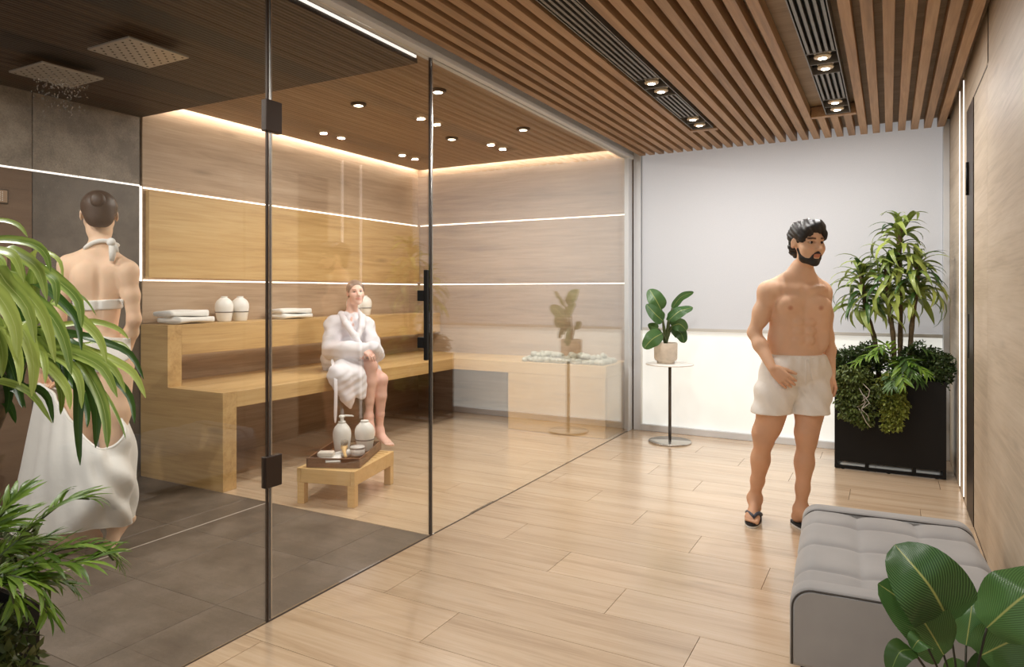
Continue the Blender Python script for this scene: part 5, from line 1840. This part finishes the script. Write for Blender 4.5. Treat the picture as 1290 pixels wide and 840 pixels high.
# ---- planter at the near left: strap leaves, palm, trailing leaves
planter('tall black planter beside the glass, close to the shower', -2.03, -1.645, .07, .838)
KX = 2.625
def Lp(x, y): return (x / KX, 270 + y / KX)
strap = [ # crop points, half width px, depth, dark
 ([(-60, 40), (0, 20), (60, 35), (92, 75)], 4.5, 1.50, 0), ([(-80, 110), (0, 85), (100, 95), (150, 130), (167, 190)], 7.5, 1.42, 0),
 ([(-60, 130), (0, 122), (50, 145), (80, 225)], 8.5, 1.38, 0), ([(0, 120), (75, 140), (130, 190), (155, 285)], 9, 1.40, 0),
 ([(60, 150), (150, 195), (185, 230), (186, 305)], 8, 1.44, 0), ([(120, 180), (205, 230), (260, 290), (270, 375)], 8.5, 1.46, 0),
 ([(-20, 180), (20, 225), (90, 310), (117, 425)], 11, 1.34, 0), ([(-60, 230), (0, 275), (50, 370), (58, 475)], 12, 1.30, 0),
 ([(10, 200), (80, 255), (150, 350), (182, 490)], 10, 1.38, 0), ([(60, 260), (150, 315), (210, 410), (236, 530)], 10, 1.42, 0),
 ([(120, 230), (200, 285), (255, 355), (270, 450)], 6.5, 1.48, 1), ([(180, 290), (270, 350), (330, 415), (352, 490)], 7.5, 1.48, 0),
 ([(120, 380), (210, 366), (310, 355), (390, 378), (425, 412)], 5, 1.52, 0), ([(170, 440), (250, 462), (340, 510), (388, 605)], 9.5, 1.44, 0),
 ([(260, 400), (340, 422), (430, 462), (475, 545)], 6, 1.55, 1), ([(280, 450), (360, 478), (440, 525), (482, 607)], 7, 1.52, 0),
 ([(190, 430), (280, 458), (375, 510), (415, 590)], 6.5, 1.47, 0), ([(250, 440), (262, 560), (258, 700), (265, 830)], 7.5, 1.46, 1),
 ([(260, 470), (300, 560), (320, 660), (316, 772)], 9, 1.45, 1), ([(270, 500), (330, 600), (352, 690), (355, 772)], 8, 1.43, 0),
 ([(300, 490), (370, 535), (430, 605), (445, 692)], 6, 1.53, 1), ([(300, 540), (355, 605), (395, 680), (416, 742)], 2.5, 1.55, 0),
 ([(170, 460), (232, 500), (265, 560), (270, 642)], 7, 1.42, 0), ([(90, 460), (160, 505), (220, 575), (232, 645)], 7.5, 1.40, 0),
 ([(110, 420), (140, 460), (150, 505), (150, 558)], 5.5, 1.38, 0), ([(60, 360), (92, 410), (112, 500), (105, 602)], 10, 1.36, 0),
 ([(20, 380), (50, 440), (65, 500), (66, 565)], 7, 1.34, 0), ([(110, 130), (160, 128), (200, 160), (208, 222)], 3.5, 1.56, 0),
 ([(-60, 560), (0, 552), (100, 590), (172, 690)], 6.5, 1.40, 0), ([(60, 560), (120, 575), (160, 612), (176, 690)], 6, 1.50, 1),
 ([(-50, 590), (0, 605), (35, 640), (52, 690)], 7, 1.52, 1), ([(170, 440), (205, 480), (216, 540), (216, 585)], 5, 1.50, 1),
 ([(150, 480), (185, 520), (204, 600), (200, 662)], 6, 1.48, 0), ([(-60, 140), (-20, 135), (10, 165), (10, 220)], 6, 1.45, 0),
 ([(-40, 570), (20, 575), (60, 590), (85, 640)], 5, 1.50, 1), ([(30, 300), (60, 360), (75, 440), (72, 520)], 9, 1.44, 1),
 ([(0, 420), (35, 500), (60, 580), (75, 640)], 8, 1.46, 1), ([(-30, 330), (-5, 400), (10, 470), (5, 540)], 8, 1.36, 0),
 ([(240, 560), (275, 600), (290, 660), (288, 705)], 5, 1.48, 1), ([(200, 250), (245, 255), (290, 290), (318, 335)], 2.0, 1.58, 0),
 ([(250, 430), (330, 420), (400, 425), (432, 450)], 2.5, 1.58, 0), ([(-20, 480), (20, 540), (30, 600), (20, 660)], 7, 1.50, 1)]
zb = .705
dbase = Vector((-1.80, .62, zb))
dr = thing('dracaena', 'strap leaved dracaena filling the near left corner in front of the standing woman', 'plant', dbase)
hubA = at(-45, 375, 1.50); hubB = at(40, 415, 1.56)
tk = MB()
tk.tube([p - dbase for p in curve3([dbase, dbase.lerp(hubA, .5) + Vector((-.03, 0, .02)), hubA], 12)], [.020 + .003 * (i % 2) for i in range(12)], 10)
tk.build('trunk', M['bark'], dr)
tk = MB(); b2 = dbase + Vector((.03, .10, 0))
tk.tube([p - dbase for p in curve3([b2, b2.lerp(hubB, .5) + Vector((-.02, .0, .06)), hubB], 12)], [.016 + .003 * (i % 2) for i in range(12)], 10)
tk.build('trunk', M['bark'], dr)
sshape = lambda v: max(.05, (math.sin(PI * min(1, .10 + .90 * v) ** .9)) ** .6)
for pts, w, z, dk in strap:
    h = hubA if pts[0][0] < 60 else hubB
    n = len(pts)
    P3 = [at(*Lp(*p), z + .05 - .07 * i / (n - 1)) for i, p in enumerate(pts)]
    st_ = h.lerp(P3[0], .35)
    sp = curve3([h + (P3[0] - h) * .05, st_] + P3, 16)
    d = (P3[-1] - P3[0]).normalized()
    view = (P3[n // 2] - cam.location).normalized()
    side = d.cross(view * .8 + Vector((0, 0, -.6)) * .6).normalized()
    me = leaf_mesh('leaf', M['leafstrapdark'] if dk else M['leafstrap'], [p - dbase for p in sp], w * z / F_PX * 1.0, side, .28, 5, sshape)
    place_mesh('leaf', me, dr)
# leaves on the far side of the crowns
bv = [arch_leaf('leaf', M['leafstrap'], L, .017, r_, d, 9, .25, 3) for (L, r_, d) in ((.40, .8, 2.2), (.36, .5, 2.0), (.42, 1.0, 2.5))]
for i in range(26):
    az = R(120 + rp.uniform(0, 190))
    add_leaf(dr, rp.choice(bv), hubA + Vector((0, 0, rp.uniform(-.12, .05))) - dbase, az, rp.uniform(-.4, .7), rp.uniform(-.4, .4), rp.uniform(.8, 1.1))

pbs = Vector((-1.74, .70, zb))
PX = lambda x, y, z: at(x / 3.5, 600 + y / 3.5, z)
fr2 = [[pbs, PX(-60, 420, 1.42), PX(60, 300, 1.44), PX(180, 190, 1.46), PX(300, 105, 1.50), PX(395, 100, 1.52)],
       [pbs, PX(-60, 440, 1.38), PX(80, 395, 1.40), PX(260, 325, 1.42), PX(430, 310, 1.46), PX(500, 370, 1.48)],
       [pbs, PX(-60, 450, 1.34), PX(60, 420, 1.36), PX(220, 385, 1.38), PX(360, 380, 1.40), PX(480, 335, 1.44)],
       [pbs, PX(-80, 460, 1.32), PX(20, 440, 1.32), PX(120, 460, 1.33), PX(180, 520, 1.34), PX(205, 600, 1.35)],
       [pbs, PX(-80, 380, 1.46), PX(0, 330, 1.48), PX(90, 310, 1.50), PX(200, 280, 1.52)],
       [pbs, PX(-80, 320, 1.50), PX(-30, 220, 1.52), PX(30, 140, 1.54), PX(85, 65, 1.58)],
       [pbs, PX(-60, 470, 1.36), PX(80, 440, 1.40), PX(200, 440, 1.42), PX(300, 480, 1.44)],
       [pbs, PX(-80, 480, 1.30), PX(-20, 470, 1.30), PX(40, 500, 1.31), PX(60, 560, 1.32)],
       [pbs, PX(-80, 300, 1.5), PX(-20, 240, 1.52), PX(20, 200, 1.55), PX(45, 170, 1.58)]]
palm('bright feathery palm leaning out of the near planter at the bottom left', pbs, fr2, [M['leafpalm']], .066, .0050, 12)
bushy('shrub', 'small dark leaved shrub trailing down the near planter', (-1.80, .55, .70), [(PX(0, 320, 1.62), (.07, .07, .05)), (PX(-30, 700, 1.36), (.03, .04, .05)), (PX(-5, 770, 1.35), (.04, .05, .05)), (PX(60, 835, 1.345), (.045, .04, .03))], M['leafolive'], 260, .026)
